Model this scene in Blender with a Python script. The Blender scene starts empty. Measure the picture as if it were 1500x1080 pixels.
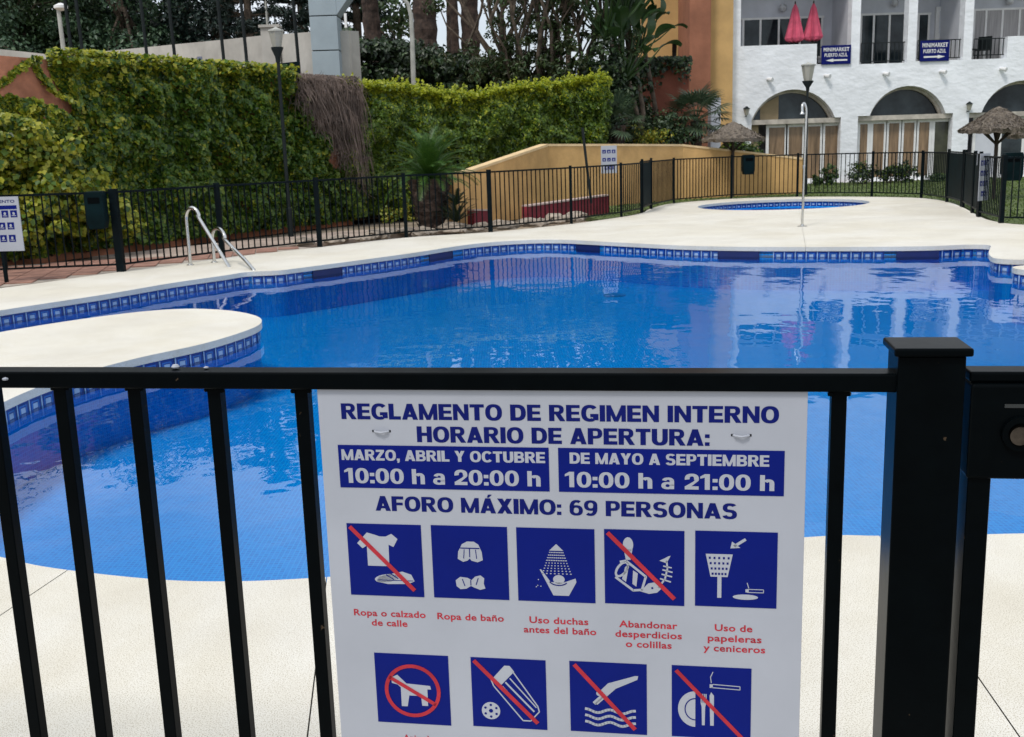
import bpy, bmesh, math, random
import numpy as np
from mathutils import Vector, Matrix, noise
from mathutils.geometry import delaunay_2d_cdt, tessellate_polygon
R_ = math.radians
rnd = random.Random(7)
nrg = np.random.default_rng(7)
S = bpy.context.scene
C = S.collection

# ------------------------------------------------------------------ camera
FPX, EYE = 1555.0, 1.5
_up = -Vector((240, -7460, -FPX)).normalized()
_y = (Vector((0, 0, -1)) - Vector((0, 0, -1)).dot(_up)*_up).normalized()
_x = _y.cross(_up)
CR = Matrix((_x, _y, _up))
cam = bpy.data.cameras.new('camera'); co = bpy.data.objects.new('camera', cam); C.objects.link(co)
co.matrix_world = Matrix.Translation((0, 0, EYE)) @ CR.to_4x4()
cam.sensor_width = 36; cam.lens = 36*FPX/1500; cam.clip_start = .05; cam.clip_end = 3000
cam.dof.use_dof = True; cam.dof.focus_distance = 2.1; cam.dof.aperture_fstop = 24
S.camera = co
# ------------------------------------------------------------------ sky and sun
SUN_EL, SUN_AZ = 57, 215        # azimuth clockwise from +Y: high, behind the camera to the left
W = bpy.data.worlds.new('World'); S.world = W; W.use_nodes = True
n = W.node_tree.nodes; l = W.node_tree.links; n.clear()
out = n.new('ShaderNodeOutputWorld'); bg = n.new('ShaderNodeBackground'); bg.inputs[1].default_value = .1
sky = n.new('ShaderNodeTexSky'); sky.sky_type = 'NISHITA'; sky.sun_disc = False
sky.sun_elevation = R_(SUN_EL); sky.sun_rotation = R_(SUN_AZ % 360); sky.dust_density = 2.5
tc = n.new('ShaderNodeTexCoord'); mp = n.new('ShaderNodeMapping'); mp.inputs['Scale'].default_value = (1, 1, 2.2)
nz = n.new('ShaderNodeTexNoise'); nz.inputs['Scale'].default_value = 2.1; nz.inputs['Detail'].default_value = 7
rp = n.new('ShaderNodeValToRGB'); rp.color_ramp.elements[0].position = .36; rp.color_ramp.elements[1].position = .56
rp.color_ramp.elements[0].color = (.55, .55, .55, 1)
nz2 = n.new('ShaderNodeTexNoise'); nz2.inputs['Scale'].default_value = 4.5; nz2.inputs['Detail'].default_value = 6
rp2 = n.new('ShaderNodeValToRGB'); rp2.color_ramp.elements[0].position = .3; rp2.color_ramp.elements[1].position = .7
rp2.color_ramp.elements[0].color = (5.6, 6.3, 7.2, 1); rp2.color_ramp.elements[1].color = (8.2, 8.5, 9.0, 1)
mx = n.new('ShaderNodeMix'); mx.data_type = 'RGBA'
l.new(tc.outputs['Generated'], mp.inputs[0]); l.new(mp.outputs[0], nz.inputs[0]); l.new(mp.outputs[0], nz2.inputs[0])
l.new(nz.outputs[0], rp.inputs[0]); l.new(nz2.outputs[0], rp2.inputs[0])
l.new(rp.outputs[0], mx.inputs[0]); l.new(sky.outputs[0], mx.inputs[6]); l.new(rp2.outputs[0], mx.inputs[7])
l.new(mx.outputs[2], bg.inputs[0]); l.new(bg.outputs[0], out.inputs[0])
sl = bpy.data.lights.new('sun', 'SUN'); sl.energy = 1.5; sl.angle = R_(11); sl.color = (1, .96, .9)
so = bpy.data.objects.new('sun', sl); C.objects.link(so)
so.rotation_euler = Vector((math.sin(R_(SUN_AZ))*math.cos(R_(SUN_EL)), math.cos(R_(SUN_AZ))*math.cos(R_(SUN_EL)), math.sin(R_(SUN_EL)))).to_track_quat('Z', 'Y').to_euler(); so.location = (0, -5, 30)
S.view_settings.view_transform = 'Standard'; S.view_settings.look = 'None'
S.view_settings.exposure = 0.42; S.view_settings.gamma = 1
S.render.engine = 'CYCLES'
S.cycles.max_bounces = 8; S.cycles.transparent_max_bounces = 12; S.cycles.caustics_reflective = False; S.cycles.caustics_refractive = False

# ------------------------------------------------------------------ helpers: survey of the place
def ray(x, y): return CR @ Vector((x-750, 540-y, -FPX))
def gp(x, y, z=0.):                     # point of the level z seen at picture point x, y of the survey
    r = ray(x, y); t = (z-EYE)/r.z; return (r.x*t, r.y*t)
def at(x, y, Y):                        # X, Z of a picture point on the upright plane at distance Y
    r = ray(x, y); t = Y/r.y; return (r.x*t, r.z*t+EYE)
def px(p):
    c = CR.transposed() @ (Vector(p)-Vector((0, 0, EYE))); return 750+FPX*c.x/-c.z, 540-FPX*c.y/-c.z

# ------------------------------------------------------------------ helpers: meshes
class MB:
    def __init__(s): s.v = []; s.f = []; s.m = []
    def add(s, vs, fs, mi=0):
        o = len(s.v); s.v += [tuple(q) for q in vs]
        for f in fs: s.f.append(tuple(i+o for i in f)); s.m.append(mi)
        return s
    def box(s, x0, x1, y0, y1, z0, z1, mi=0):
        return s.add([(x0,y0,z0),(x1,y0,z0),(x1,y1,z0),(x0,y1,z0),(x0,y0,z1),(x1,y0,z1),(x1,y1,z1),(x0,y1,z1)],
                     [(0,3,2,1),(4,5,6,7),(0,1,5,4),(1,2,6,5),(2,3,7,6),(3,0,4,7)], mi)
    def bar(s, a, b, w, d=None, mi=0, up=(0,0,1)):       # box section from a to b
        a = Vector(a); b = Vector(b); d = d or w; t = (b-a).normalized(); u = Vector(up)
        if abs(t.dot(u)) > .99: u = Vector((0,1,0))
        p = t.cross(u).normalized()*w/2; q = p.cross(t).normalized()*d/2
        return s.add([a-p-q,a+p-q,a+p+q,a-p+q,b-p-q,b+p-q,b+p+q,b-p+q],
                     [(0,1,2,3),(7,6,5,4),(0,4,5,1),(1,5,6,2),(2,6,7,3),(3,7,4,0)], mi)
    def tube(s, path, r, seg=8, mi=0, cap=True):
        P = [Vector(p) for p in path]; n_ = len(P); rs = r if isinstance(r, (list, tuple)) else [r]*n_
        vs = []; pu = None
        for i, p in enumerate(P):
            t = (P[min(i+1,n_-1)]-P[max(i-1,0)]).normalized()
            if pu is None: u = t.orthogonal().normalized()
            else:
                u = pu - pu.dot(t)*t
                u = u.normalized() if u.length > 1e-6 else t.orthogonal().normalized()
            pu = u; w = t.cross(u)
            for k in range(seg):
                a = 2*math.pi*k/seg; vs.append(p + (u*math.cos(a)+w*math.sin(a))*rs[i])
        fs = [(i*seg+k, i*seg+(k+1)%seg, (i+1)*seg+(k+1)%seg, (i+1)*seg+k) for i in range(n_-1) for k in range(seg)]
        if cap: fs += [tuple(range(seg))[::-1], tuple((n_-1)*seg+k for k in range(seg))]
        return s.add(vs, fs, mi)
    def lathe(s, prof, c=(0,0,0), seg=16, mi=0, jit=0):
        vs = []; c = Vector(c)
        for r, z in prof:
            for k in range(seg):
                a = 2*math.pi*k/seg; rr = r*(1+jit*rnd.uniform(-1,1)); vs.append(c+Vector((rr*math.cos(a), rr*math.sin(a), z)))
        m_ = len(prof)
        fs = [(i*seg+k, i*seg+(k+1)%seg, (i+1)*seg+(k+1)%seg, (i+1)*seg+k) for i in range(m_-1) for k in range(seg)]
        fs += [tuple(range(seg))[::-1], tuple((m_-1)*seg+k for k in range(seg))]
        return s.add(vs, fs, mi)
    def prism(s, poly, z0, z1, mi=0, fn=None):           # convex or concave polygon in XY, extruded in Z (fn maps points)
        n_ = len(poly); fn = fn or (lambda x, y, z: (x, y, z))
        tr = tessellate_polygon([[Vector((p[0], p[1], 0)) for p in poly]])
        lo = [fn(p[0], p[1], z0) for p in poly]; hi = [fn(p[0], p[1], z1) for p in poly]
        s.add(lo+hi, [tuple(t) for t in tr] + [tuple(i+n_ for i in t) for t in tr] + [(i, (i+1)%n_, n_+(i+1)%n_, n_+i) for i in range(n_)], mi)
        return s

WM = {}
def link(o, parent=None):
    C.objects.link(o)
    if parent is not None: o.parent = parent; WM[o.name] = WM[parent.name]
    return o
def obj(name, mb, mats, parent=None, smooth=False, local=False, kind=None, label=None, bevel=0):
    me = bpy.data.meshes.new(name)
    vs = mb.v
    if parent is not None and not local:
        iv = WM[parent.name].inverted(); vs = [tuple(iv @ Vector(q)) for q in vs]
    me.from_pydata(vs, [], mb.f); me.update()
    if not isinstance(mats, (list, tuple)): mats = [mats]
    for m_ in mats: me.materials.append(m_)
    if len(mats) > 1: me.polygons.foreach_set('material_index', mb.m)
    bm = bmesh.new(); bm.from_mesh(me); bmesh.ops.recalc_face_normals(bm, faces=bm.faces)
    if bevel: bmesh.ops.bevel(bm, geom=[e for e in bm.edges if len(e.link_faces) == 2 and e.calc_face_angle(0) > .5], offset=bevel, segments=2, affect='EDGES', profile=.6)
    bm.to_mesh(me); bm.free()
    if smooth:
        me.polygons.foreach_set('use_smooth', [True]*len(me.polygons))
        try: me.set_sharp_from_angle(angle=R_(40))
        except Exception: pass
    o = bpy.data.objects.new(name, me)
    if parent is None: WM[o.name] = Matrix.Identity(4)
    link(o, parent)
    if parent is None: WM[o.name] = Matrix.Identity(4)
    if kind: o['kind'] = kind
    if label: o['label'] = label
    return o
def tag(o, label, cat, group=None):
    o['label'] = label; o['category'] = cat
    if group: o['group'] = group
    return o
def thing(name, label, cat, loc=(0,0,0), rz=0, group=None):
    o = bpy.data.objects.new(name, None); C.objects.link(o); o.empty_display_size = .2
    o.location = loc; o.rotation_euler = (0,0,rz)
    WM[o.name] = Matrix.Translation(loc) @ Matrix.Rotation(rz, 4, 'Z')
    return tag(o, label, cat, group)
def kids(o): return [c for c in bpy.data.objects if c.parent == o]
def dup(root, loc, rz=0, label=None, scale=None):
    r = root.copy(); C.objects.link(r); r.location = loc; r.rotation_euler = (0,0,rz)
    if scale: r.scale = scale
    if label: r['label'] = label
    for ch in kids(root):
        if ch is r: continue
        c = ch.copy(); C.objects.link(c); c.parent = r
        for g in kids(ch):
            d = g.copy(); C.objects.link(d); d.parent = c
    return r
def again(o, M, parent=None):            # one more piece sharing the mesh of o, at local matrix M
    c = o.copy(); C.objects.link(c); c.matrix_local = M
    if parent is not None: c.parent = parent
    return c
def inpoly(p, P):
    x, y = p[0], p[1]; c = False; j = len(P)-1
    for i in range(len(P)):
        if (P[i][1] > y) != (P[j][1] > y) and x < (P[j][0]-P[i][0])*(y-P[i][1])/(P[j][1]-P[i][1])+P[i][0]: c = not c
        j = i
    return c
def tri_region(outer, holes, extra=()):
    vs = []; es = []
    for P in [outer]+list(holes):
        o = len(vs); vs += [Vector((p[0], p[1])) for p in P]; es += [(o+i, o+(i+1)%len(P)) for i in range(len(P))]
    vs += [Vector(p) for p in extra]
    r = delaunay_2d_cdt(vs, es, [], 0, 1e-5)
    V = r[0]; F = []
    for f in r[2]:
        c = sum((V[i] for i in f), Vector((0,0)))/len(f)
        if inpoly(c, outer) and not any(inpoly(c, h) for h in holes): F.append(tuple(f))
    return V, F
def slab(outer, holes, z0, z1, fn=None, side_mi=0):
    fn = fn or (lambda x, y, z: (x, y, z)); V, F = tri_region(outer, holes); mb = MB()
    k = len(V)
    mb.add([fn(v[0], v[1], z1) for v in V]+[fn(v[0], v[1], z0) for v in V], F+[tuple(i+k for i in f)[::-1] for f in F])
    for P in [outer]+list(holes):
        m_ = len(P); mb.add([fn(p[0], p[1], z1) for p in P]+[fn(p[0], p[1], z0) for p in P], [(i, (i+1)%m_, m_+(i+1)%m_, m_+i) for i in range(m_)], side_mi)
    return mb
def face_up(o):
    bm = bmesh.new(); bm.from_mesh(o.data); bmesh.ops.reverse_faces(bm, faces=[f for f in bm.faces if f.normal.z < 0]); bm.to_mesh(o.data); bm.free()
def weld(o, d=1e-4):
    bm = bmesh.new(); bm.from_mesh(o.data); bmesh.ops.remove_doubles(bm, verts=bm.verts, dist=d)
    bmesh.ops.recalc_face_normals(bm, faces=bm.faces); bm.to_mesh(o.data); bm.free()
def cat_rom(P, per=6, closed=True):
    out_ = []; n_ = len(P)
    for i in range(n_ if closed else n_-1):
        g = lambda k: Vector(P[k % n_] if closed else P[max(0, min(n_-1, k))])
        a, b, c, d = g(i-1), g(i), g(i+1), g(i+2)
        for k in range(per):
            t = k/per
            out_.append(tuple(.5*((2*b)+(c-a)*t+(2*a-5*b+4*c-d)*t*t+(3*b-a-3*c+d)*t**3)))
    if not closed: out_.append(tuple(P[-1]))
    return out_
def offset_poly(P, d):                   # outwards for a counter-clockwise loop
    n_ = len(P); r = []
    ar = sum(P[i][0]*P[(i+1)%n_][1]-P[(i+1)%n_][0]*P[i][1] for i in range(n_)); sg = 1 if ar > 0 else -1
    for i in range(n_):
        t = (Vector(P[(i+1)%n_])-Vector(P[i-1])).normalized(); r.append((P[i][0]+sg*t.y*d, P[i][1]-sg*t.x*d))
    return r

# ------------------------------------------------------------------ materials
def newmat(name):
    m_ = bpy.data.materials.new(name); m_.use_nodes = True; return m_, m_.node_tree.nodes, m_.node_tree.links
def mat(name, col, rough=.7, var=.12, scale=3., bump=0., bscale=40., metal=0., col2=None, spec=.5, spots=0., coat=0., stretch=(1,1,1), edge=(.35,.68), stain=None, chips=None):
    m_, n, l = newmat(name); b = n['Principled BSDF']
    b.inputs['Roughness'].default_value = rough; b.inputs['Metallic'].default_value = metal; b.inputs['Specular IOR Level'].default_value = spec
    b.inputs['Coat Weight'].default_value = coat
    tc = n.new('ShaderNodeTexCoord'); mp = n.new('ShaderNodeMapping'); mp.inputs['Scale'].default_value = stretch
    geo = n.new('ShaderNodeNewGeometry'); l.new(geo.outputs['Position'], mp.inputs[0])
    nz = n.new('ShaderNodeTexNoise'); nz.inputs['Scale'].default_value = scale; nz.inputs['Detail'].default_value = 6; nz.inputs['Roughness'].default_value = .6
    l.new(mp.outputs[0], nz.inputs[0])
    rp = n.new('ShaderNodeValToRGB'); e = rp.color_ramp.elements; e[0].position, e[1].position = edge
    c2 = col2 or [c*(1-var*2) for c in col]
    c1 = col if col2 else [min(1, c*(1+var)) for c in col]
    e[0].color = (*c2, 1); e[1].color = (*c1, 1); l.new(nz.outputs[0], rp.inputs[0]); last = rp.outputs[0]
    if stain:
        n4 = n.new('ShaderNodeTexNoise'); n4.inputs['Scale'].default_value = .55; n4.inputs['Detail'].default_value = 8; n4.inputs['Roughness'].default_value = .7; n4.inputs['Distortion'].default_value = .6; l.new(mp.outputs[0], n4.inputs[0])
        r4 = n.new('ShaderNodeValToRGB'); r4.color_ramp.elements[0].position = .40; r4.color_ramp.elements[1].position = .58
        r4.color_ramp.elements[0].color = (*stain, 1); r4.color_ramp.elements[1].color = (1, 1, 1, 1); l.new(n4.outputs[0], r4.inputs[0])
        m4 = n.new('ShaderNodeMix'); m4.data_type = 'RGBA'; m4.blend_type = 'MULTIPLY'; m4.inputs[0].default_value = 1
        l.new(last, m4.inputs[6]); l.new(r4.outputs[0], m4.inputs[7]); last = m4.outputs[2]
    if chips:
        n5 = n.new('ShaderNodeTexNoise'); n5.inputs['Scale'].default_value = 55; n5.inputs['Detail'].default_value = 5; l.new(mp.outputs[0], n5.inputs[0])
        r5 = n.new('ShaderNodeValToRGB'); r5.color_ramp.elements[0].position = .725; r5.color_ramp.elements[1].position = .75
        r5.color_ramp.elements[0].color = (0, 0, 0, 1); r5.color_ramp.elements[1].color = (1, 1, 1, 1); l.new(n5.outputs[0], r5.inputs[0])
        m5 = n.new('ShaderNodeMix'); m5.data_type = 'RGBA'; l.new(r5.outputs[0], m5.inputs[0]); l.new(last, m5.inputs[6]); m5.inputs[7].default_value = (*chips, 1); last = m5.outputs[2]
    if spots:
        n3 = n.new('ShaderNodeTexNoise'); n3.inputs['Scale'].default_value = 260; n3.inputs['Detail'].default_value = 2; l.new(mp.outputs[0], n3.inputs[0])
        r3 = n.new('ShaderNodeValToRGB'); r3.color_ramp.elements[0].position = .34; r3.color_ramp.elements[1].position = .5
        r3.color_ramp.elements[0].color = (1-spots, 1-spots*1.1, 1-spots*1.3, 1); r3.color_ramp.elements[1].color = (1, 1, 1, 1); l.new(n3.outputs[0], r3.inputs[0])
        mm = n.new('ShaderNodeMix'); mm.data_type = 'RGBA'; mm.blend_type = 'MULTIPLY'; mm.inputs[0].default_value = 1
        l.new(last, mm.inputs[6]); l.new(r3.outputs[0], mm.inputs[7]); last = mm.outputs[2]
    l.new(last, b.inputs['Base Color'])
    if bump:
        n2 = n.new('ShaderNodeTexNoise'); n2.inputs['Scale'].default_value = bscale; n2.inputs['Detail'].default_value = 4; l.new(mp.outputs[0], n2.inputs[0])
        bp = n.new('ShaderNodeBump'); bp.inputs['Strength'].default_value = .6; bp.inputs['Distance'].default_value = bump; l.new(n2.outputs[0], bp.inputs['Height']); l.new(bp.outputs[0], b.inputs['Normal'])
    return m_
def leafmat(name, cols, rough=.45, trans=.3):
    m_, n, l = newmat(name); b = n['Principled BSDF']; b.inputs['Roughness'].default_value = rough
    geo = n.new('ShaderNodeNewGeometry'); rp = n.new('ShaderNodeValToRGB'); rp.color_ramp.interpolation = 'LINEAR'
    for i, c in enumerate(cols):
        if i < 2: e = rp.color_ramp.elements[i]; e.position = i/(len(cols)-1)
        else: e = rp.color_ramp.elements.new(i/(len(cols)-1))
    for i, c in enumerate(cols): rp.color_ramp.elements[i].position = i/(len(cols)-1); rp.color_ramp.elements[i].color = (*c, 1)
    l.new(geo.outputs['Random Per Island'], rp.inputs[0]); l.new(rp.outputs[0], b.inputs['Base Color'])
    tr = n.new('ShaderNodeBsdfTranslucent'); l.new(rp.outputs[0], tr.inputs[0]); ms = n.new('ShaderNodeMixShader'); ms.inputs[0].default_value = trans
    l.new(b.outputs[0], ms.inputs[1]); l.new(tr.outputs[0], ms.inputs[2]); l.new(ms.outputs[0], n['Material Output'].inputs[0])
    return m_

M = dict(
 deck=mat('cream deck concrete', (.76,.73,.655), .85, scale=1.3, col2=(.67,.635,.56), bump=.0012, bscale=160, spots=.42, edge=(.28,.6), stain=(.94,.92,.87)),
 joint=mat('dark joint', (.09,.08,.07), .9),
 subbase=mat('sub base', (.12,.10,.08), .95),
 ground=mat('dry earth', (.30,.24,.17), .95, .25, 2, bump=.01, bscale=20),
 paving=mat('outer paving', (.35,.32,.28), .9, .15, 3, bump=.002),
 path=mat('pinkish path slabs', (.42,.33,.27), .9, .15, 2, bump=.003),
 terracotta=mat('terracotta tile', (.36,.19,.14), .8, .2, 5, bump=.002),
 rockm=mat('garden rock', (.36,.30,.24), .9, .3, 6, bump=.02, bscale=18),
 black=mat('black gloss paint', (.0012,.0022,.0028), .28, .1, 20, bump=.0006, bscale=24, spec=.035, chips=(.05,.035,.022)),
 green=mat('dark green fence paint', (.002,.006,.008), .45, .2, 10, spec=.08),
 greensheet=mat('dark green sheet', (.002,.010,.012), .6, .2, 4, spec=.06),
 steel=mat('brushed stainless', (.62,.62,.60), .22, .05, 30, metal=1),
 lockmetal=mat('worn lock metal', (.10,.085,.07), .35, .2, 60, metal=1),
 signwhite=mat('sign panel white', (.375,.395,.445), .5, .03, 4, spec=.2),
 signblue=mat('sign print blue', (.001,.008,.15), .5, .04, 6, spec=.12),
 signnavy=mat('sign letter navy', (.003,.008,.12), .5, .04, 6, spec=.12),
 signred=mat('sign print red', (.42,.03,.045), .5, .1, 30, spec=.15),
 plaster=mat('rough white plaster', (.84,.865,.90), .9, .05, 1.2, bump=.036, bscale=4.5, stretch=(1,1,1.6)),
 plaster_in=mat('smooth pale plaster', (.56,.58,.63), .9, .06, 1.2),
 beige=mat('beige stone trim', (.50,.46,.40), .85, .15, 4),
 yellow=mat('ochre wall render', (.66,.40,.155), .9, .10, 1.5, bump=.01, bscale=14, stain=(.86,.84,.82)),
 yellowcap=mat('pale ochre cap', (.80,.58,.32), .9, .08, 3),
 yellowb=mat('ochre house render', (.58,.37,.15), .9, .10, 1.0, bump=.01),
 rust=mat('terracotta house render', (.34,.14,.08), .9, .14, 1.2, bump=.01, bscale=10),
 rustd=mat('dark red house render', (.24,.075,.045), .9, .14, 1.2, bump=.01, bscale=10),
 rustwall=mat('garden wall terracotta render', (.50,.20,.11), .9, .16, 2.5, bump=.012, bscale=14),
 red=mat('dark red paint', (.22,.022,.035), .7, .15, 4),
 roof=mat('red roof tiles', (.30,.06,.04), .8, .2, 10),
 white=mat('white frame paint', (.75,.75,.74), .5, .04, 5),
 wallwhite=mat('stained white wall', (.46,.44,.40), .9, .14, .8, bump=.004),
 colgrey=mat('pale grey column panel', (.29,.35,.385), .7, .08, 1),
 galv=mat('galvanised pole', (.42,.42,.38), .6, .1, 4),
 dgrey=mat('dark grey pole', (.015,.020,.021), .7, .1, 4, spec=.15),
 glassdark=mat('dark glass with painted reflections', (.045,.06,.068), .06, .2, 1.3, spec=.3, col2=(.008,.013,.016)),  # paler noise tone paints reflections and curtain shapes into the glass
 curtain=mat('brown drawn blind', (.25,.165,.095), .25, .25, 2.2, stretch=(3,3,.4)),
 curtainp=mat('pale curtain', (.36,.35,.35), .5, .15, 3, stretch=(8,8,.3)),
 olive=mat('olive dark glass', (.055,.06,.035), .12, .3, 2),
 tan=mat('tan panel', (.30,.23,.13), .7, .1, 2),
 pink=mat('pink red cloth', (.56,.085,.15), .8, .12, 5),
 thatch=mat('weathered heather thatch', (.20,.165,.13), .95, .3, 22, bump=.03, bscale=45, stretch=(1,1,3)),
 wood=mat('dark timber', (.05,.035,.025), .8, .2, 10),
 bark=mat('grey brown bark', (.12,.09,.065), .95, .3, 6, bump=.03, bscale=14),
 palmbark=mat('palm trunk bark', (.065,.042,.032), .95, .35, 5, bump=.05, bscale=9),
 lampglass=mat('frosted lantern glass', (.36,.35,.30), .3, .05, 5),
 rock_haze=mat('hazy blue grey mountain rock', (.17,.20,.25), .95, .15, .02),  # distance haze is put into this blue grey base colour
 twigs=mat('dry vine twigs', (.20,.15,.125), .95, .3, 3),
 grass=mat('lawn base', (.10,.14,.035), .95, .3, 2.5, bump=.01, bscale=60),
)
def mosaic():
    m_, n, l = newmat('blue glass mosaic'); b = n['Principled BSDF']; b.inputs['Roughness'].default_value = .25
    geo = n.new('ShaderNodeNewGeometry'); sp = n.new('ShaderNodeSeparateXYZ'); l.new(geo.outputs['Position'], sp.inputs[0])
    # horizontal run on walls: x+y mixed with z, so tiles show on upright faces too
    nm = n.new('ShaderNodeSeparateXYZ'); l.new(geo.outputs['Normal'], nm.inputs[0])
    ab = n.new('ShaderNodeMath'); ab.operation = 'ABSOLUTE'; l.new(nm.outputs[2], ab.inputs[0])
    gt = n.new('ShaderNodeMath'); gt.operation = 'GREATER_THAN'; l.new(ab.outputs[0], gt.inputs[0]); gt.inputs[1].default_value = .5
    c1 = n.new('ShaderNodeCombineXYZ'); l.new(sp.outputs[0], c1.inputs[0]); l.new(sp.outputs[1], c1.inputs[1])
    ad = n.new('ShaderNodeMath'); ad.operation = 'ADD'; l.new(sp.outputs[0], ad.inputs[0]); l.new(sp.outputs[1], ad.inputs[1])
    c2 = n.new('ShaderNodeCombineXYZ'); l.new(ad.outputs[0], c2.inputs[0]); l.new(sp.outputs[2], c2.inputs[1])
    mv = n.new('ShaderNodeMix'); mv.data_type = 'VECTOR'; l.new(gt.outputs[0], mv.inputs[0]); l.new(c2.outputs[0], mv.inputs[4]); l.new(c1.outputs[0], mv.inputs[5])
    br = n.new('ShaderNodeTexBrick'); br.offset = 0; br.inputs['Scale'].default_value = 1
    br.inputs['Brick Width'].default_value = .027; br.inputs['Row Height'].default_value = .027; br.inputs['Mortar Size'].default_value = .003; br.inputs['Bias'].default_value = 0
    br.inputs['Color1'].default_value = (.0005,.235,.72,1); br.inputs['Color2'].default_value = (.001,.32,.86,1); br.inputs['Mortar'].default_value = (.02,.42,.90,1)
    l.new(mv.outputs[1], br.inputs[0])
    l.new(br.outputs[0], b.inputs['Base Color']); return m_
M['mosaic'] = mosaic()
def water():
    m_, n, l = newmat('pool water'); n.remove(n['Principled BSDF'])
    geo = n.new('ShaderNodeNewGeometry'); mp = n.new('ShaderNodeMapping'); mp.inputs['Scale'].default_value = (1, .75, 1); l.new(geo.outputs['Position'], mp.inputs[0])
    a = n.new('ShaderNodeTexNoise'); a.inputs['Scale'].default_value = 2.2; a.inputs['Detail'].default_value = 3; a.inputs['Roughness'].default_value = .45; l.new(mp.outputs[0], a.inputs[0])
    bp = n.new('ShaderNodeBump'); bp.inputs['Strength'].default_value = 1; bp.inputs['Distance'].default_value = .006; l.new(a.outputs[0], bp.inputs['Height'])
    fr = n.new('ShaderNodeFresnel'); fr.inputs[0].default_value = 1.41; l.new(bp.outputs[0], fr.inputs[1])
    gl = n.new('ShaderNodeBsdfGlossy'); gl.inputs['Roughness'].default_value = .01; l.new(bp.outputs[0], gl.inputs['Normal'])
    tr = n.new('ShaderNodeBsdfTransparent'); tr.inputs[0].default_value = (.45, .92, 1, 1)
    ms = n.new('ShaderNodeMixShader'); l.new(fr.outputs[0], ms.inputs[0]); l.new(tr.outputs[0], ms.inputs[1]); l.new(gl.outputs[0], ms.inputs[2])
    l.new(ms.outputs[0], n['Material Output'].inputs[0]); return m_
M['water'] = water()
M['tileblue'] = mat('border tile deep blue', (.008,.04,.24), .2, .15, 8)
M['tilepale'] = mat('border tile pale blue', (.34,.46,.62), .2, .1, 8)
M['tilemid'] = mat('border tile mid blue', (.03,.16,.50), .2, .15, 8)
M['skim'] = mat('skimmer navy plastic', (.004,.012,.09), .4)
L = dict(
 hillhaze=leafmat('hazy hillside tree leaf', [(.03,.065,.036),(.05,.10,.05),(.08,.14,.065)], trans=.2),  # leaf greens lightened to carry the haze over the slope
 ivy=leafmat('ivy leaf', [(.018,.05,.008),(.045,.11,.012),(.09,.17,.015),(.17,.23,.02)]),
 ivylitnew=leafmat('fresh and top lit ivy leaf', [(.16,.22,.015),(.32,.34,.02),(.45,.42,.04)], trans=.4),  # young leaf colour, also used to paint the lit top of the ivy
 hedge=leafmat('hedge leaf', [(.025,.06,.008),(.08,.15,.011),(.17,.24,.016)]),
 hedgelitnew=leafmat('hedge new growth and lit top leaf', [(.22,.28,.01),(.38,.42,.015),(.46,.48,.04)], trans=.4),  # young leaf colour that also carries the light on the hedge top
 dark=leafmat('dark evergreen leaf', [(.010,.022,.010),(.018,.038,.014),(.03,.055,.018)], trans=.15),
 mid=leafmat('mid green leaf', [(.025,.055,.02),(.045,.09,.026),(.075,.12,.038)], trans=.2),
 conif=leafmat('conifer needle spray', [(.006,.018,.016),(.012,.03,.022),(.02,.045,.03)], trans=.1),
 cycad=leafmat('cycad frond', [(.025,.075,.010),(.045,.12,.015),(.08,.16,.02)], trans=.2),
 palm=leafmat('palm frond', [(.03,.06,.03),(.05,.09,.045),(.08,.12,.06)], trans=.15),
 flower=leafmat('yellow flower', [(.45,.33,.02),(.30,.30,.03),(.20,.24,.03)]),
 grassb=leafmat('grass blade', [(.05,.09,.015),(.09,.15,.025),(.14,.18,.04)], trans=.25),
 olive=leafmat('olive brown foliage', [(.05,.045,.015),(.03,.05,.015),(.06,.075,.02)], trans=.2),
 strel=leafmat('banana like leaf', [(.015,.045,.012),(.03,.07,.018),(.05,.09,.02)], trans=.15),
)

# ------------------------------------------------------------------ foliage
def leaf_mesh(name, pts, nor, size, mats, mi=None, aspect=.62, jit=.9, parent=None, kind='stuff', label=None, fold=.22):
    """folded four-corner leaves at pts facing roughly nor"""
    pts = np.asarray(pts, float); N = len(pts); nor = np.asarray(nor, float)
    nn = nor + nrg.normal(0, jit*.5, (N, 3)); nn /= np.linalg.norm(nn, axis=1, keepdims=True)+1e-9
    t = nrg.normal(0, 1, (N, 3)); t[:, 2] -= .8; t -= (t*nn).sum(1, keepdims=True)*nn; t /= np.linalg.norm(t, axis=1, keepdims=True)+1e-9
    b = np.cross(nn, t); s = (np.asarray(size)*nrg.uniform(.6, 1.25, N))[:, None]
    v = np.stack([pts-t*s*.5, pts+b*s*aspect*.5+nn*s*fold*.5+t*s*-.05, pts+t*s*.5-nn*s*.08, pts-b*s*aspect*.5+nn*s*fold*.5+t*s*-.05], 1).reshape(-1, 3)
    if parent is not None:
        iv = np.array(WM[parent.name].inverted()); v = v@iv[:3, :3].T+iv[:3, 3]
    me = bpy.data.meshes.new(name); me.vertices.add(4*N); me.vertices.foreach_set('co', v.ravel())
    idx = (np.arange(N)[:, None]*4+np.array([[0, 1, 2, 0, 2, 3]])).ravel()
    me.loops.add(6*N); me.loops.foreach_set('vertex_index', idx); me.polygons.add(2*N)
    me.polygons.foreach_set('loop_start', np.arange(2*N)*3)
    for m_ in mats: me.materials.append(m_)
    if mi is not None: me.polygons.foreach_set('material_index', np.repeat(np.asarray(mi, np.int32), 2))
    me.update(calc_edges=True); me.validate()
    o = bpy.data.objects.new(name, me)
    if parent is None: WM[o.name] = Matrix.Identity(4)
    link(o, parent)
    if kind: o['kind'] = kind
    if label: o['label'] = label
    return o
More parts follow.
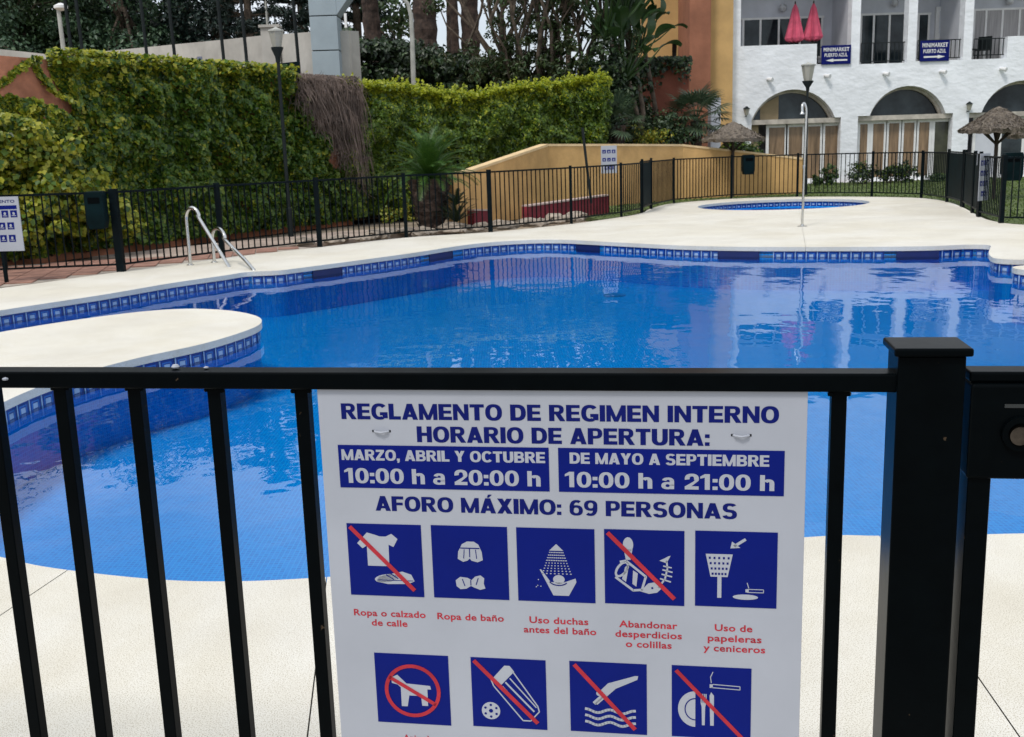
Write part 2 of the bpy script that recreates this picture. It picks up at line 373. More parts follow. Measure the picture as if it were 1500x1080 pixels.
def clumps(c, rad, ncl, per, cr, shell=.55):
    """clump centres through an ellipsoid, leaves round each; gaps stay between the clumps"""
    c = np.array(c); rad = np.array(rad); d = nrg.normal(0, 1, (ncl, 3)); d /= np.linalg.norm(d, axis=1, keepdims=True)
    rr = nrg.uniform(shell, 1, (ncl, 1)); cc = c+d*rad*rr
    e = nrg.normal(0, 1, (ncl*per, 3)); e /= np.linalg.norm(e, axis=1, keepdims=True); q = nrg.uniform(.3, 1, (ncl*per, 1))**.6
    crs = np.repeat(nrg.uniform(.6, 1.3, ncl)*cr, per)[:, None]
    p = np.repeat(cc, per, 0)+e*q*crs*np.array([1, 1, .65])
    return p, e*.8+np.array([0, 0, .5]), cc
def tree(name, label, cat, base, h, crowns, leafm, size, ncl=60, per=60, cr=.8, trunk=.25, group=None, bark=None, top=None):
    t = thing(name, label, cat, base, group=group); bx, by, bz = base
    mb = MB(); P = []; Nn = []; CC = []
    ft = (top or (bx, by, bz+h*.55))
    mb.tube([(bx, by, bz-.3), (bx+rnd.uniform(-.1,.1), by, bz+h*.25), ft], [trunk, trunk*.8, trunk*.5], 9)
    for (c, r) in crowns:
        p, q, cc = clumps(c, r, ncl, per, cr); P.append(p); Nn.append(q)
        for k in range(7):
            e = Vector(cc[rnd.randrange(len(cc))]); s0 = Vector((bx, by, bz)).lerp(Vector(ft), rnd.uniform(.6, 1)); m = s0.lerp(e, .5)+Vector((0,0,rnd.uniform(0,.6)))
            mb.tube([s0, m, e], [trunk*.35, trunk*.2, trunk*.06], 5, cap=False)
    obj('trunk', mb, bark or M['bark'], t, smooth=True)
    leaf_mesh('crown', np.concatenate(P), np.concatenate(Nn), size, leafm if isinstance(leafm, list) else [leafm], parent=t, mi=None)
    return t
def frond_mb(Lh, droop, nl, ll, lw, up=.6, v=.25, seg=9):
    """pinnate frond along +X rising then drooping"""
    mb = MB(); path = []
    for i in range(seg+1):
        s = i/seg; path.append(Vector((Lh*s*(1-.18*s), 0, up*Lh*s-droop*Lh*s*s)))
    mb.tube(path, [max(.004, .018*(1-i/seg))*Lh for i in range(seg+1)], 4, cap=False)
    for k in range(nl):
        s = .12+.87*k/(nl-1); i = min(seg-1, int(s*seg)); p = path[i].lerp(path[i+1], s*seg-i); t = (path[i+1]-path[i]).normalized()
        le = ll*math.sin(math.pi*(.12+.8*s))**.6*(1-.35*s)
        for sd in (-1, 1):
            d = (Vector((0, sd, 0))+t*.55+Vector((0, 0, v))).normalized()*le*rnd.uniform(.85, 1.1); w = t*lw*.5
            mb.add([p-w, p+w, p+d+Vector((0, 0, -le*.12))], [(0, 1, 2)])
    return mb
def palmcrown(t, mats, fmesh, n, zc, el0, el1, sc=1., name='frond', c=(0,0)):
    protos = [obj(name, f, mats, t, local=True) for f in fmesh]; first = set()
    for k in range(n):
        pr = protos[k % len(protos)]; a = k*2.39996+rnd.uniform(-.2,.2); q = k/(n-1); el = el0+(el1-el0)*q+rnd.uniform(-.08,.08)
        Mx = Matrix.Translation((c[0], c[1], zc)) @ Matrix.Rotation(a, 4, 'Z') @ Matrix.Rotation(-el, 4, 'Y') @ Matrix.Rotation(rnd.uniform(-.3,.3), 4, 'X') @ Matrix.Scale(sc*rnd.uniform(.85,1.1), 4)
        if pr.name not in first: pr.matrix_local = Mx; first.add(pr.name)
        else: again(pr, Mx)

# ================================================================== GROUND, DECK, POOL
WATER_Z = -.145; FLOOR_Z = -.62
pool_ctrl = [(-2.75,4.55),(-2.35,4.12),(-1.97,3.89),(-1.75,3.78),(-1.36,3.65),(-1.06,3.60),(-.69,3.61),(.1,3.70),(1.11,3.85),(1.39,3.84),(1.8,3.82),(2.6,3.85),
 (3.8,4.3),(5.2,5.4),(6.3,7.2),(6.9,9.2),(6.75,10.5),(6.3,11.35),(5.72,11.58),(5.70,11.95),(6.15,12.12),(6.55,12.3),(6.45,12.56),(6.08,12.60),(5.90,12.78),(5.95,13.08),(6.14,13.55),(6.36,14.0),(6.5,14.35),(6.28,14.52),(5.6,14.50),(4.17,14.91),(3.3,15.25),(2.58,15.69),(1.9,16.35),
 (1.26,17.0),(.9,17.33),(.4,17.5),(-.27,17.31),(-.8,16.8),(-1.38,15.96),(-2.0,15.2),(-2.77,14.33),(-3.05,14.05),(-3.45,13.98),(-3.66,13.66),(-4.15,12.99),(-4.64,12.06),(-5.33,11.01),(-5.75,10.1),(-5.95,9.0),
 (-5.85,8.1),(-5.45,8.0),(-5.0,8.75),(-4.68,9.5),(-4.26,10.10),(-3.75,10.57),(-3.3,10.70),(-2.83,10.50),(-2.47,10.12),(-2.30,9.72),(-2.30,9.28),(-2.52,8.62),(-2.89,8.04),(-3.16,7.41),(-3.26,6.9),(-3.27,6.2),(-3.22,5.5),(-3.05,4.98)]
pool = cat_rom(pool_ctrl, 5)
basin = offset_poly(pool, .03)
wade = [(6.45+2.0*math.cos(a)*1.0+.35*math.sin(a), 25.0+1.95*math.sin(a)) for a in [2*math.pi*k/48 for k in range(48)]]
wbas = offset_poly(wade, .03)
deck_out = cat_rom([(-6.3,13.0),(-5.72,13.9),(-5.31,14.56),(-4.85,15.3),(-4.32,16.09),(-3.08,17.45),(-1.79,18.84),(-.31,19.46),(1.25,20.87),(2.39,22.39),(2.97,23.5),(3.34,24.88),(4.18,26.82),
 (5.9,28.1),(7.6,27.95),(9.14,26.9),(9.93,25.6),(9.85,23.89),(9.42,22.17),(8.75,19.9),(8.35,18.4),(8.45,17.3),(9.4,16.0),(10.8,14.6),(12,11),(12,6),(10,2.2),(6,.9),(0,.6),(-5,.6),(-8.5,3),(-9.2,7),(-8.2,10.5)], 4)
gr_out = [(-700,-60),(700,-60),(700,1500),(-700,1500)]
o = obj('ground', slab(gr_out, [basin, wbas], -.16, -.12), M['ground'], kind='structure')
o = obj('sub_base', slab(offset_poly(deck_out, -.04), [basin, wbas], -.11, -.07), M['subbase'], kind='structure')
dk = obj('pool_deck', slab(deck_out, [pool, wade], -.06, 0), M['deck'], kind='structure'); weld(dk)
# expansion joints sawn right through the slab
def saw(a, b, sel, w=.0042):
    bm = bmesh.new(); bm.from_mesh(dk.data); a = Vector((*a, 0)); b = Vector((*b, 0)); t = (b-a).normalized(); nn = Vector((t.y, -t.x, 0))
    lo_, hi_ = -0.3, (b-a).length+.3
    for s in (1, -1):
        fs = [f for f in bm.faces if sel(f.calc_center_median())]
        ge = list({e for f in fs for e in f.edges})+list({v for f in fs for v in f.verts})+fs
        bmesh.ops.bisect_plane(bm, geom=ge, plane_co=a+nn*s*w/2, plane_no=nn, dist=1e-6)
    kill = [f for f in bm.faces if abs((f.calc_center_median()-a).dot(nn)) < w*.45 and sel(f.calc_center_median())]
    bmesh.ops.delete(bm, geom=kill, context='FACES'); bm.to_mesh(dk.data); bm.free()
near = lambda c: c.y < 4.7 and abs(c.x) < 9
for p, q in (((25,885),(95,838)), ((455,1040),(478,850)), ((1290,787),(1480,1060))): saw(gp(*p), gp(*q), near)
farsel = lambda c: c.y > 14.2 and c.x > 0 and c.y < 24
saw(gp(1175,332), gp(1180,361), farsel); 
pen = lambda c: -6 < c.x < -2.2 and 6 < c.y < 10.8

# pool basin
mb = MB(); k = len(basin)
mb.add([(p[0], p[1], -.066) for p in basin]+[(p[0], p[1], FLOOR_Z) for p in basin], [(i, (i+1)%k, k+(i+1)%k, k+i) for i in range(k)])
V, F = tri_region(basin, []); mb.add([(v[0], v[1], FLOOR_Z) for v in V], F)
bas = obj('pool_basin', mb, M['mosaic'], kind='structure')
V, F = tri_region(basin, []); face_up(obj('pool_water', MB().add([(v[0], v[1], WATER_Z) for v in V], F), M['water'], kind='structure'))
mb = MB(); k = len(wbas)
mb.add([(p[0], p[1], -.066) for p in wbas]+[(p[0], p[1], -.5) for p in wbas], [(i, (i+1)%k, k+(i+1)%k, k+i) for i in range(k)])
V, F = tri_region(wbas, []); mb.add([(v[0], v[1], -.5) for v in V], F)
wb_ = obj('wading_pool_basin', mb, M['mosaic'], kind='structure')
V, F = tri_region(wbas, []); face_up(obj('wading_pool_water', MB().add([(v[0], v[1], -.2) for v in V], F), M['water'], kind='structure'))
dq = gp(900,433,FLOOR_Z); dr_ = obj('floor_drain', MB().lathe([(.16,FLOOR_Z+.002),(.16,FLOOR_Z+.008),(.12,FLOOR_Z+.012)], (dq[0], dq[1], 0), 20), mat('blue grey drain grate', (.002,.19,.55), .5), bas)
# border tiles: one object per tile under the coping
TW = .143
def tile_mb():
    mb = MB(); mb.box(-TW/2, TW/2, 0, .006, 0, .100, 0)
    mb.box(-TW/2, -TW/2+.014, -.0015, .0, .002, .098, 1)
    mb.box(-.040, .046, -.0015, 0, .070, .080, 2); mb.box(-.040, -.030, -.0015, 0, .022, .070, 2); mb.box(.036, .046, -.0015, 0, .022, .070, 2)
    mb.box(-.024, .030, -.0018, 0, .026, .062, 1)
    return mb
tile0 = None
def run_tiles(poly, parent, skip, zt, only, pitch=.15, limit=300):
    global tile0
    n_ = len(poly); cnt = 0; s_next = 0; acc = 0
    ar = sum(poly[i][0]*poly[(i+1)%n_][1]-poly[(i+1)%n_][0]*poly[i][1] for i in range(n_)); sg = 1 if ar > 0 else -1
    for i in range(n_):
        a = Vector(poly[i]); b = Vector(poly[(i+1)%n_]); d = (b-a).length; t = (b-a).normalized()
        while s_next <= acc+d:
            p = a+t*(s_next-acc); s_next += pitch
            inn = Vector((-t.y, t.x))*sg                           # towards the water
            if inn.dot(-p) < 0: continue                            # faces away from the viewer's side of the pool
            X, Y_ = px((p.x, p.y, -.12))
            if not only(X, p) or skip(X, p): continue
            loc = Vector((p.x, p.y, zt))+Vector((inn.x, inn.y, 0))*.007
            rz = math.atan2(-inn.x*-1, inn.y*-1)                    # local -Y looks at the water
            rz = math.atan2(inn.x, -inn.y)
            Mx = Matrix.Translation(loc) @ Matrix.Rotation(rz, 4, 'Z')
            if cnt >= limit: return
            if tile0 is None:
                tile0 = obj('border_tile', tile_mb(), [M['tileblue'], M['tilepale'], M['tilemid']], parent, local=True); tile0.matrix_local = Mx
            else:
                c = again(tile0, Mx, parent)
            cnt += 1
        acc += d
skips = [(445,500),(618,680),(840,885),(1050,1130),(1300,1360)]
isfar = lambda p: p.y > 10.9+.0*p.x and (p.y > 13 or p.x < -3.9)
run_tiles(basin, bas, lambda X, p: isfar(p) and any(a < X < b for a, b in skips), -.168, lambda X, p: -120 < X < 1640 and p.y > 5.5)
skm = None
for a_, b_ in skips:
    best = min((i for i in range(len(basin)) if basin[i][1] > 13), key=lambda i: abs(px((*basin[i], -.12))[0]-(a_+b_)/2))
    p = Vector(basin[best]); t = (Vector(basin[(best+1)%len(basin)])-Vector(basin[best-1])).normalized(); inn = Vector((-t.y, t.x))
    if inn.dot(-p) < 0: inn = -inn
    dd = abs(gp(a_, 370)[0]-gp(b_, 370)[0])*.42; w = min(.30, .5*(b_-a_)/FPX*p.y)
    mb = MB(); mb.box(-w, w, -.004, .004, 0, .012); mb.box(-w, w, -.004, .004, .108, .12); mb.box(-w, -w+.015, -.004, .004, .012, .108); mb.box(w-.015, w, -.004, .004, .012, .108); mb.box(-w+.015, w-.015, .0, .003, .012, .108)
    s_ = obj('skimmer_mouth', mb, M['skim'], bas, local=True); s_.matrix_local = Matrix.Translation((p.x+inn.x*.012, p.y+inn.y*.012, -.185)) @ Matrix.Rotation(math.atan2(inn.x, -inn.y), 4, 'Z')
# wading pool tiles: far side
tile0b = tile0
run_tiles(wbas, wb_, lambda X, p: False, -.175, lambda X, p: p.y > 24.2)

# outer paving where the camera stands, lawn, paths
obj('outer_paving', slab([(-9,-8),(9,-8),(9,.56),(-9,.56)], [], -.1, -.004), M['paving'], kind='structure')
lawn_poly = [(1.85,22.15),(2.3,22.6),(2.85,23.6),(3.25,24.95),(4.1,26.9),(5.9,28.2),(7.6,28.05),(9.25,27.0),(10.05,25.7),(9.95,23.89),(9.52,22.17),(8.85,19.9),(8.45,18.4),(8.55,17.4),(9.5,16.1),(10.9,14.7),(12.4,13.2),
  (26,13),(30,36.1),(7.2,36.1),(7.2,30.5),(5.2,29.5),(3.0,27.7),(.9,25.6),(1.6,24.0)]
lawn_poly = [(1.9,21.95)]+lawn_poly[1:]
obj('lawn', slab(lawn_poly, [], -.11, -.015), M['grass'], kind='structure')
# grass blades
gx = []
V, F = tri_region(lawn_poly, [])
A_ = [abs((V[f[1]]-V[f[0]]).cross(V[f[2]]-V[f[0]]))/2 if False else abs((V[f[1]][0]-V[f[0]][0])*(V[f[2]][1]-V[f[0]][1])-(V[f[2]][0]-V[f[0]][0])*(V[f[1]][1]-V[f[0]][1]))/2 for f in F]
NB = 30000; ch = nrg.choice(len(F), NB, p=np.array(A_)/sum(A_)); r1 = nrg.uniform(0,1,NB); r2 = nrg.uniform(0,1,NB); fl = r1+r2 > 1; r1[fl] = 1-r1[fl]; r2[fl] = 1-r2[fl]
VV = np.array([[v[0], v[1]] for v in V]); FF = np.array(F)
g_ = VV[FF[ch,0]]+(VV[FF[ch,1]]-VV[FF[ch,0]])*r1[:,None]+(VV[FF[ch,2]]-VV[FF[ch,0]])*r2[:,None]
gz = leaf_mesh('grass', np.c_[g_, np.full(NB, .0)], np.c_[nrg.normal(0,1,NB), nrg.normal(0,1,NB)-.5, np.full(NB,.2)], .07, [L['grassb']], aspect=.35, jit=.4)
tag(gz, 'short rough grass of the lawn behind the pool fence', 'grass')
# gravel and slab path between the fence and the ivy wall
obj('garden_path', slab([(-5.6,16.6),(-4.4,17.7),(-3.2,18.8),(-2.0,20.1),(-.9,20.9),(-1.1,21.9),(-3.2,21.4),(-5.2,19.4),(-6.8,17.4)], [], -.1, -.03), M['path'], kind='structure')
# terracotta floor tiles left of the deck
tp = obj('terracotta_paving', slab([(-10.2,11.6),(-6.75,12.9),(-5.9,13.98),(-5.0,15.35),(-3.2,17.6),(-3.7,18.0),(-5.4,16.9),(-8.0,16.0),(-11,15.4)], [], -.1, -.022), mat('pale grout', (.42,.36,.30), .9), kind='structure')
t0 = None; tz = R_(12)
ply = [(-10.0,11.9),(-6.8,13.1),(-6.0,14.15),(-5.1,15.5),(-3.4,17.5),(-3.8,17.8),(-5.4,16.7),(-8.0,15.8),(-10.6,15.2)]
cnt = 0
for i in range(-32, 20):
    for j in range(-6, 20):
        c = Vector((-6.5, 14.5))+Matrix.Rotation(tz, 2) @ Vector((i*.345, j*.345))
        if not inpoly(c, ply) or cnt > 290: continue
        Mx = Matrix.Translation((c.x, c.y, -.02)) @ Matrix.Rotation(tz, 4, 'Z') @ Matrix.Rotation(rnd.uniform(-.004,.004), 4, 'X')
        if t0 is None: t0 = obj('tile', MB().box(-.164,.164,-.164,.164,0,.014), M['terracotta'], tp, local=True); t0.matrix_local = Mx
        else: again(t0, Mx)
        cnt += 1

# rocks along the fence
rb = bpy.data.objects.new('rock_border', None); C.objects.link(rb); WM[rb.name] = Matrix.Identity(4)
rb['kind'] = 'structure'
def rock_mb(seed):
    r = random.Random(seed); bm = bmesh.new(); bmesh.ops.create_icosphere(bm, subdivisions=2, radius=1)
    for v in bm.verts:
        q = noise.noise(v.co*1.6+Vector((seed*7, 0, 0))); v.co *= 1+.38*q; v.co.z = max(v.co.z, -.55)
    mb = MB().add([tuple(v.co) for v in bm.verts], [tuple(v.index for v in f.verts) for f in bm.faces]); bm.free(); return mb
rocks = []
for k in range(5):
    rocks.append(obj('rock', rock_mb(k+1), M['rockm'], rb))
line = [(-3.35,18.05),(-2.6,18.75),(-1.95,19.35),(-1.2,19.75),(-.5,19.95),(.2,20.6),(.9,21.3),(1.5,21.8)]
kk = 0
for i in range(len(line)-1):
    for q in range(9):
        a = Vector(line[i]).lerp(Vector(line[i+1]), rnd.random()); a += Vector((rnd.uniform(-.35,.3), rnd.uniform(-.05,.8))); s = rnd.uniform(.07,.2)
        Mx = Matrix.Translation((a.x, a.y, -.04+s*.35)) @ Matrix.Rotation(rnd.uniform(0,6), 4, 'Z') @ Matrix.Diagonal((s*1.4, s, s*rnd.uniform(.4,.7), 1))
        if kk < 5: rocks[kk].matrix_local = Mx
        else: again(rocks[kk%5], Mx)
        kk += 1

# ================================================================== NEAR FENCE, GATE, RULES SIGN
FA = Vector(gp(0, 545, 1.12)); FB = Vector(gp(1290, 548, 1.12)); FR = math.atan2(FB.y-FA.y, FB.x-FA.x)
nf = thing('metal_fence', 'black painted steel bar fence in the foreground carrying the large rules sign', 'fence', (FA.x, FA.y, 0), FR)
def bev(o, w=.002, seg=2):
    m_ = o.modifiers.new('bevel', 'BEVEL'); m_.width = w; m_.segments = seg; m_.limit_method = 'ANGLE'; return o
bev(obj('top_rail', MB().box(-1.2, 1.605, 0, .05, 1.0885, 1.12), M['black'], nf, local=True), .004, 3)
obj('bottom_rail', MB().box(-1.2, 1.605, 0, .05, .09, .12), M['black'], nf, local=True)
b0 = bev(obj('bar', MB().box(-.0125, .0125, .012, .037, .12, 1.0885), M['black'], nf, local=True), .002)
xs = [-1.02,-.88,-.74,-.6,-.46,-.32,-.1835,-.038,.1005+.0065,.2565,.4130,.5795,.73,.885,1.04,1.2,1.36,1.5135]
for i, u in enumerate(xs):
    if i == 0: b0.location.x = u
    else: again(b0, Matrix.Translation((u, 0, 0)))
pst = bev(obj('post', MB().box(1.600, 1.7045, -.010, .078, 0, 1.1515), M['black'], nf, local=True), .003)
bev(obj('post_cap', MB().box(1.592, 1.713, -.020, .088, 1.1517, 1.1655), M['black'], pst, local=True), .004, 3)
wb0 = None
for u in xs:
    for sd in (-.0135, .0135):
        if wb0 is None: wb0 = obj('weld_bead', MB().lathe([(.001,0),(.0045,.0008),(.005,.004),(.003,.008),(.001,.009)], (0,0,-.008), 7), M['black'], nf, local=True, smooth=True); wb0.location = (u+sd, .014, 1.0885)
        else: again(wb0, Matrix.Translation((u+sd, .014+.004*(sd > 0), 1.0885)) @ Matrix.Scale(rnd.uniform(.7,1.3), 4))
# little weld blobs and hinge stub
mb = MB(); mb.lathe([(.001,0),(.006,.001),(.008,.004),(.005,.008),(.001,.009)], (.335, .03, 1.1202), 8); mb.lathe([(.001,0),(.004,.001),(.005,.003),(.001,.005)], (.395, .03, 1.1202), 8); mb.lathe([(.001,0),(.005,.001),(.006,.004),(.001,.006)], (.01,-.001,1.104), 8)
obj('bird_dropping', mb, M['signwhite'], nf, local=True, smooth=True)
g = thing('metal_gate', 'black steel gate with a lock box at the right edge beside the capped post', 'gate', (FA.x, FA.y, 0), FR)
bev(obj('stile', MB().box(1.718, 1.754, -.005, .05, .10, 1.075), M['black'], g, local=True), .003)
bev(obj('lock_box', MB().box(1.714, 1.90, -.012, .055, .948, 1.106), M['black'], g, local=True), .005, 3)
bev(obj('top_rail', MB().box(1.713, 2.6, -.002, .05, 1.1064, 1.124), M['black'], g, local=True), .004, 3)
obj('bottom_rail', MB().box(1.722, 2.6, -.002, .048, .07, .10), M['black'], g, local=True)
gb = bev(obj('bar', MB().box(-.0125, .0125, .01, .035, .10, 1.106), M['black'], g, local=True))
gb.location.x = 1.94
for u in (2.07, 2.2, 2.33, 2.46): again(gb, Matrix.Translation((u, 0, 0)))
def ring_y(x, y0, y1, z, r0, r1, seg=24):
    mb = MB(); vs = []
    for y in (y0, y1):
        for r in (r0, r1):
            for k in range(seg):
                a = 2*math.pi*k/seg; vs.append((x+r*math.cos(a), y, z+r*math.sin(a)))
    fs = []
    for k in range(seg):
        q = (k+1) % seg
        fs += [(k, q, seg+q, seg+k), (2*seg+k, 2*seg+q, 3*seg+q, 3*seg+k), (k, q, 2*seg+q, 2*seg+k), (seg+k, seg+q, 3*seg+q, 3*seg+k)]
    return mb.add(vs, fs)
lk = obj('lock', ring_y(1.790, -.020, -.012, 1.026, .0185, .028), M['black'], g, local=True, smooth=True)
obj('lock_cylinder', ring_y(1.788, -.024, -.0122, 1.024, .0003, .015), M['lockmetal'], lk, local=True)
mb = MB().box(1.765, 1.83, -.0135, -.012, 1.068, 1.074)
obj('lock_plate_rib', mb, mat('worn paint edge', (.03,.035,.036), .3), g, local=True)

# ---- rules sign: x along the fence, -y towards the viewer
sg = thing('rules_sign', 'large white and blue pool rules board with pictograms hung on the near fence', 'sign', (FA.x, FA.y, 0), FR)
SY = .008
panel = bev(obj('panel', MB().box(.612, 1.4625, SY, SY+.004, .2, 1.0885), M['signwhite'], sg, local=True), .0008)
def flat(name, rects, polys, m_, parent, y, th=.0006):
    mb = MB()
    for (a, b, c, d) in rects: mb.box(a, b, y-th, y, c, d)
    for P in polys: mb.prism(P, 0, 1, fn=lambda u, v, w: (u, y-th*w, v))
    return obj(name, mb, m_, parent, local=True)
def text(s, u0, u1, v0, v1, m_, parent, y, off=.02, name='lettering', cap=None, fit=True, th=.0005):
    cu = bpy.data.curves.new(name, 'FONT'); cu.body = s; cu.size = 1; cu.offset = off; cu.extrude = 0; cu.resolution_u = 3; cu.space_character = 1.04
    to = bpy.data.objects.new('t', cu); C.objects.link(to); dg = bpy.context.evaluated_depsgraph_get(); dg.update()
    me = bpy.data.meshes.new_from_object(to.evaluated_get(dg)); bpy.data.objects.remove(to); bpy.data.curves.remove(cu)
    co_ = np.empty(len(me.vertices)*3); me.vertices.foreach_get('co', co_); co_ = co_.reshape(-1, 3)
    x0, x1 = co_[:, 0].min(), co_[:, 0].max()
    capz = .70 if cap is None else cap       # cap height of the face at size 1
    nx = (co_[:, 0]-x0)/(x1-x0)*(u1-u0)+u0; nzv = co_[:, 1]/capz*(v1-v0)+v0
    co2 = np.stack([nx, np.full(len(nx), y), nzv], 1); me.vertices.foreach_set('co', co2.ravel()); me.update()
    me.materials.clear(); me.materials.append(m_); me.name = name
    o = bpy.data.objects.new(name, me); link(o, parent); return o
Y1, Y2, Y3 = SY-.0001, SY-.0009, SY-.0016
def GL():
    S_, T_ = .255, .21
    bx = lambda a, b, c, d: [(a,c),(b,c),(b,d),(a,d)]
    def se(cx, cy, rx, ry, a0, a1, w, h, n_=14, p=2.35):       # band of a rounded bowl, w wide at the sides and h at top and bottom
        o = []; i_ = []
        for k in range(n_+1):
            a = R_(a0+(a1-a0)*k/n_); c, q = math.cos(a), math.sin(a); fx = math.copysign(abs(c)**(2/p), c); fy = math.copysign(abs(q)**(2/p), q)
            o.append((cx+rx*fx, cy+ry*fy)); i_.append((cx+(rx-w)*fx, cy+(ry-h)*fy))
        return [[o[k], o[k+1], i_[k+1], i_[k]] for k in range(n_)]
    G = {}
    G['A'] = (.80, [[(0,0),(.25,0),(.53,1),(.27,1)], [(.80,0),(.55,0),(.27,1),(.53,1)], bx(.2,.6,.17,.34)])
    G['E'] = (.66, [bx(0,S_,0,1), bx(S_,.66,0,T_), bx(S_,.62,.41,.59), bx(S_,.65,.81,1)]); G['F'] = (.62, [bx(0,S_,0,1), bx(S_,.58,.40,.58), bx(S_,.62,.80,1)])
    G['H'] = (.76, [bx(0,S_,0,1), bx(.76-S_,.76,0,1), bx(S_,.76-S_,.40,.60)]); G['I'] = (S_, [bx(0,S_,0,1)]); G['L'] = (.60, [bx(0,S_,0,1), bx(S_,.60,0,T_)])
    G['M'] = (.92, [bx(0,.21,0,1), bx(.71,.92,0,1), [(.21,1),(.0,1),(.36,0),(.46,0),(.46,.28)], [(.71,1),(.92,1),(.56,0),(.46,0),(.46,.28)]])
    G['N'] = (.77, [bx(0,.22,0,1), bx(.55,.77,0,1), [(0,1),(.23,1),(.77,0),(.54,0)]]); G['T'] = (.70, [bx(.35-S_/2,.35+S_/2,0,.80), bx(0,.70,.80,1)])
    G['O'] = (.82, se(.41,.5,.41,.515,0,360,.235,.19,30)); G['C'] = (.78, se(.41,.5,.41,.515,38,322,.235,.19,24))
    G['G'] = (.82, se(.41,.5,.41,.515,40,300,.235,.19,24)+[bx(.56,.82,.08,.26), bx(.43,.82,.26,.46)])
    G['D'] = (.76, [bx(0,S_,0,1), bx(S_,.38,0,T_), bx(S_,.38,.80,1)]+se(.36,.5,.40,.5,-90,90,.235,T_,16))
    def bowl(x, y0, y1, rx): return [bx(S_,x,y0,y0+.17), bx(S_,x,y1-.17,y1)]+se(x,(y0+y1)/2,rx,(y1-y0)/2,-90,90,.215,.17,12)
    G['P'] = (.70, [bx(0,S_,0,1)]+bowl(.40,.36,1,.30)); G['R'] = (.76, [bx(0,S_,0,1)]+bowl(.41,.42,1,.30)+[[(.30,.42),(.54,.46),(.78,0),(.52,0)]])
    G['B'] = (.74, [bx(0,S_,0,1)]+bowl(.42,.46,1,.28)+bowl(.42,0,.56,.32)); G['U'] = (.76, [bx(0,S_,.38,1), bx(.76-S_,.76,.38,1)]+se(.38,.38,.38,.395,180,360,S_,.19,16))
    G['S'] = (.70, se(.36,.72,.34,.295,30,245,.22,.17,14)+se(.35,.29,.35,.305,-118,90,.225,.175,14)+[[(.10,.50),(.30,.62),(.55,.57),(.52,.42),(.35,.42),(.20,.44)]]+se(.35,.29,.35,.305,195,245,.225,.175,5))
    G['X'] = (.78, [[(0,0),(.28,0),(.76,1),(.49,1)], [(.78,0),(.50,0),(.02,1),(.29,1)]]); G['Y'] = (.76, [bx(.38-S_/2,.38+S_/2,0,.45), [(0,1),(.27,1),(.50,.42),(.26,.42)], [(.76,1),(.49,1),(.26,.42),(.50,.42)]])
    G['Z'] = (.68, [bx(0,.68,0,T_), bx(.03,.66,.80,1), [(0,T_-.01),(.28,T_-.01),(.66,.81),(.38,.81)]])
    G['0'] = (.66, se(.33,.5,.33,.515,0,360,.21,.17,30)); G['1'] = (.48, [bx(.20,.42,0,1), [(.0,.70),(.20,.78),(.27,1),(.20,1),(.0,.84)]])
    G['2'] = (.64, se(.33,.69,.31,.325,-18,190,.21,.17,14)+[bx(.02,.63,0,T_), [(.02,.19),(.27,.16),(.62,.56),(.50,.66),(.39,.50)]])
    G['6'] = (.67, se(.34,.33,.33,.345,0,360,.20,.16,24)+se(.36,.50,.35,.515,55,205,.21,.165,14)); G['9'] = (.67, [[(.67-x, 1-y) for x, y in P] for P in G['6'][1]])
    G[':'] = (.22, [bx(0,.22,0,.22), bx(0,.22,.48,.70)]); G[','] = (.22, [bx(0,.22,0,.21), [(.06,0),(.22,0),(.16,-.18),(.02,-.18)]])
    G['h'] = (.62, [bx(0,.21,0,1)]+[bx(.41,.62,0,.45)]+se(.37,.45,.25,.29,0,150,.21,.17,10)); G['a'] = (.62, se(.28,.22,.28,.235,0,360,.19,.14,18)+[bx(.37,.57,.0,.5)]+se(.30,.48,.27,.265,0,165,.19,.15,10))
    G['Á'] = (.80, G['A'][1]+[[(.36,1.05),(.46,1.05),(.62,1.25),(.42,1.25)]])
    return G
GLY = GL()
def bold(s, u0, u1, v0, v1, m_, parent, y):
    x = 0; P = []
    for ch_ in s:
        if ch_ == ' ': x += .34; continue
        w, ps = GLY[ch_]
        P += [[(x+p[0], p[1]) for p in q] for q in ps]; x += w+.06
    x -= .06; mb = MB(); k = (u1-u0)/x; h = v1-v0
    for i, q in enumerate(P): 
        yy = y-.00002*(i % 9); n_ = len(q)
        tr = tessellate_polygon([[Vector((p[0], p[1], 0)) for p in q]]); mb.add([(u0+p[0]*k, yy, v0+p[1]*h) for p in q], [tuple(t) for t in tr])
    o = obj('lettering', mb, m_, parent, local=True); return o
navy, blue, redm, wht = M['signnavy'], M['signblue'], M['signred'], M['signwhite']
bold('REGLAMENTO DE REGIMEN INTERNO', .6545, 1.4165, 1.0335, 1.0625, navy, sg, Y1-.0003)
bold('HORARIO DE APERTURA:', .7915, 1.3025, .9925, 1.0215, navy, sg, Y1-.0003)
for (u0, u1, a, b, c) in ((.6440, 1.0265, 'MARZO, ABRIL Y OCTUBRE', '10:00 h a 20:00 h', (.650,1.020,.651,1.011)), (1.0430, 1.4270, 'DE MAYO A SEPTIEMBRE', '10:00 h a 21:00 h', (1.063,1.402,1.052,1.411))):
    bx = flat('opening_hours_box', [(u0, u1, .9055, .9855)], [], blue, sg, Y1)
    bold(a, c[0], c[1], .9575, .9775, wht, bx, Y2); bold(b, c[2]+.002, c[3], .9145, .9425, wht, bx, Y2)
bold('AFORO MÁXIMO: 69 PERSONAS', .7075, 1.3495, .8625, .8905, navy, sg, Y1-.0003)
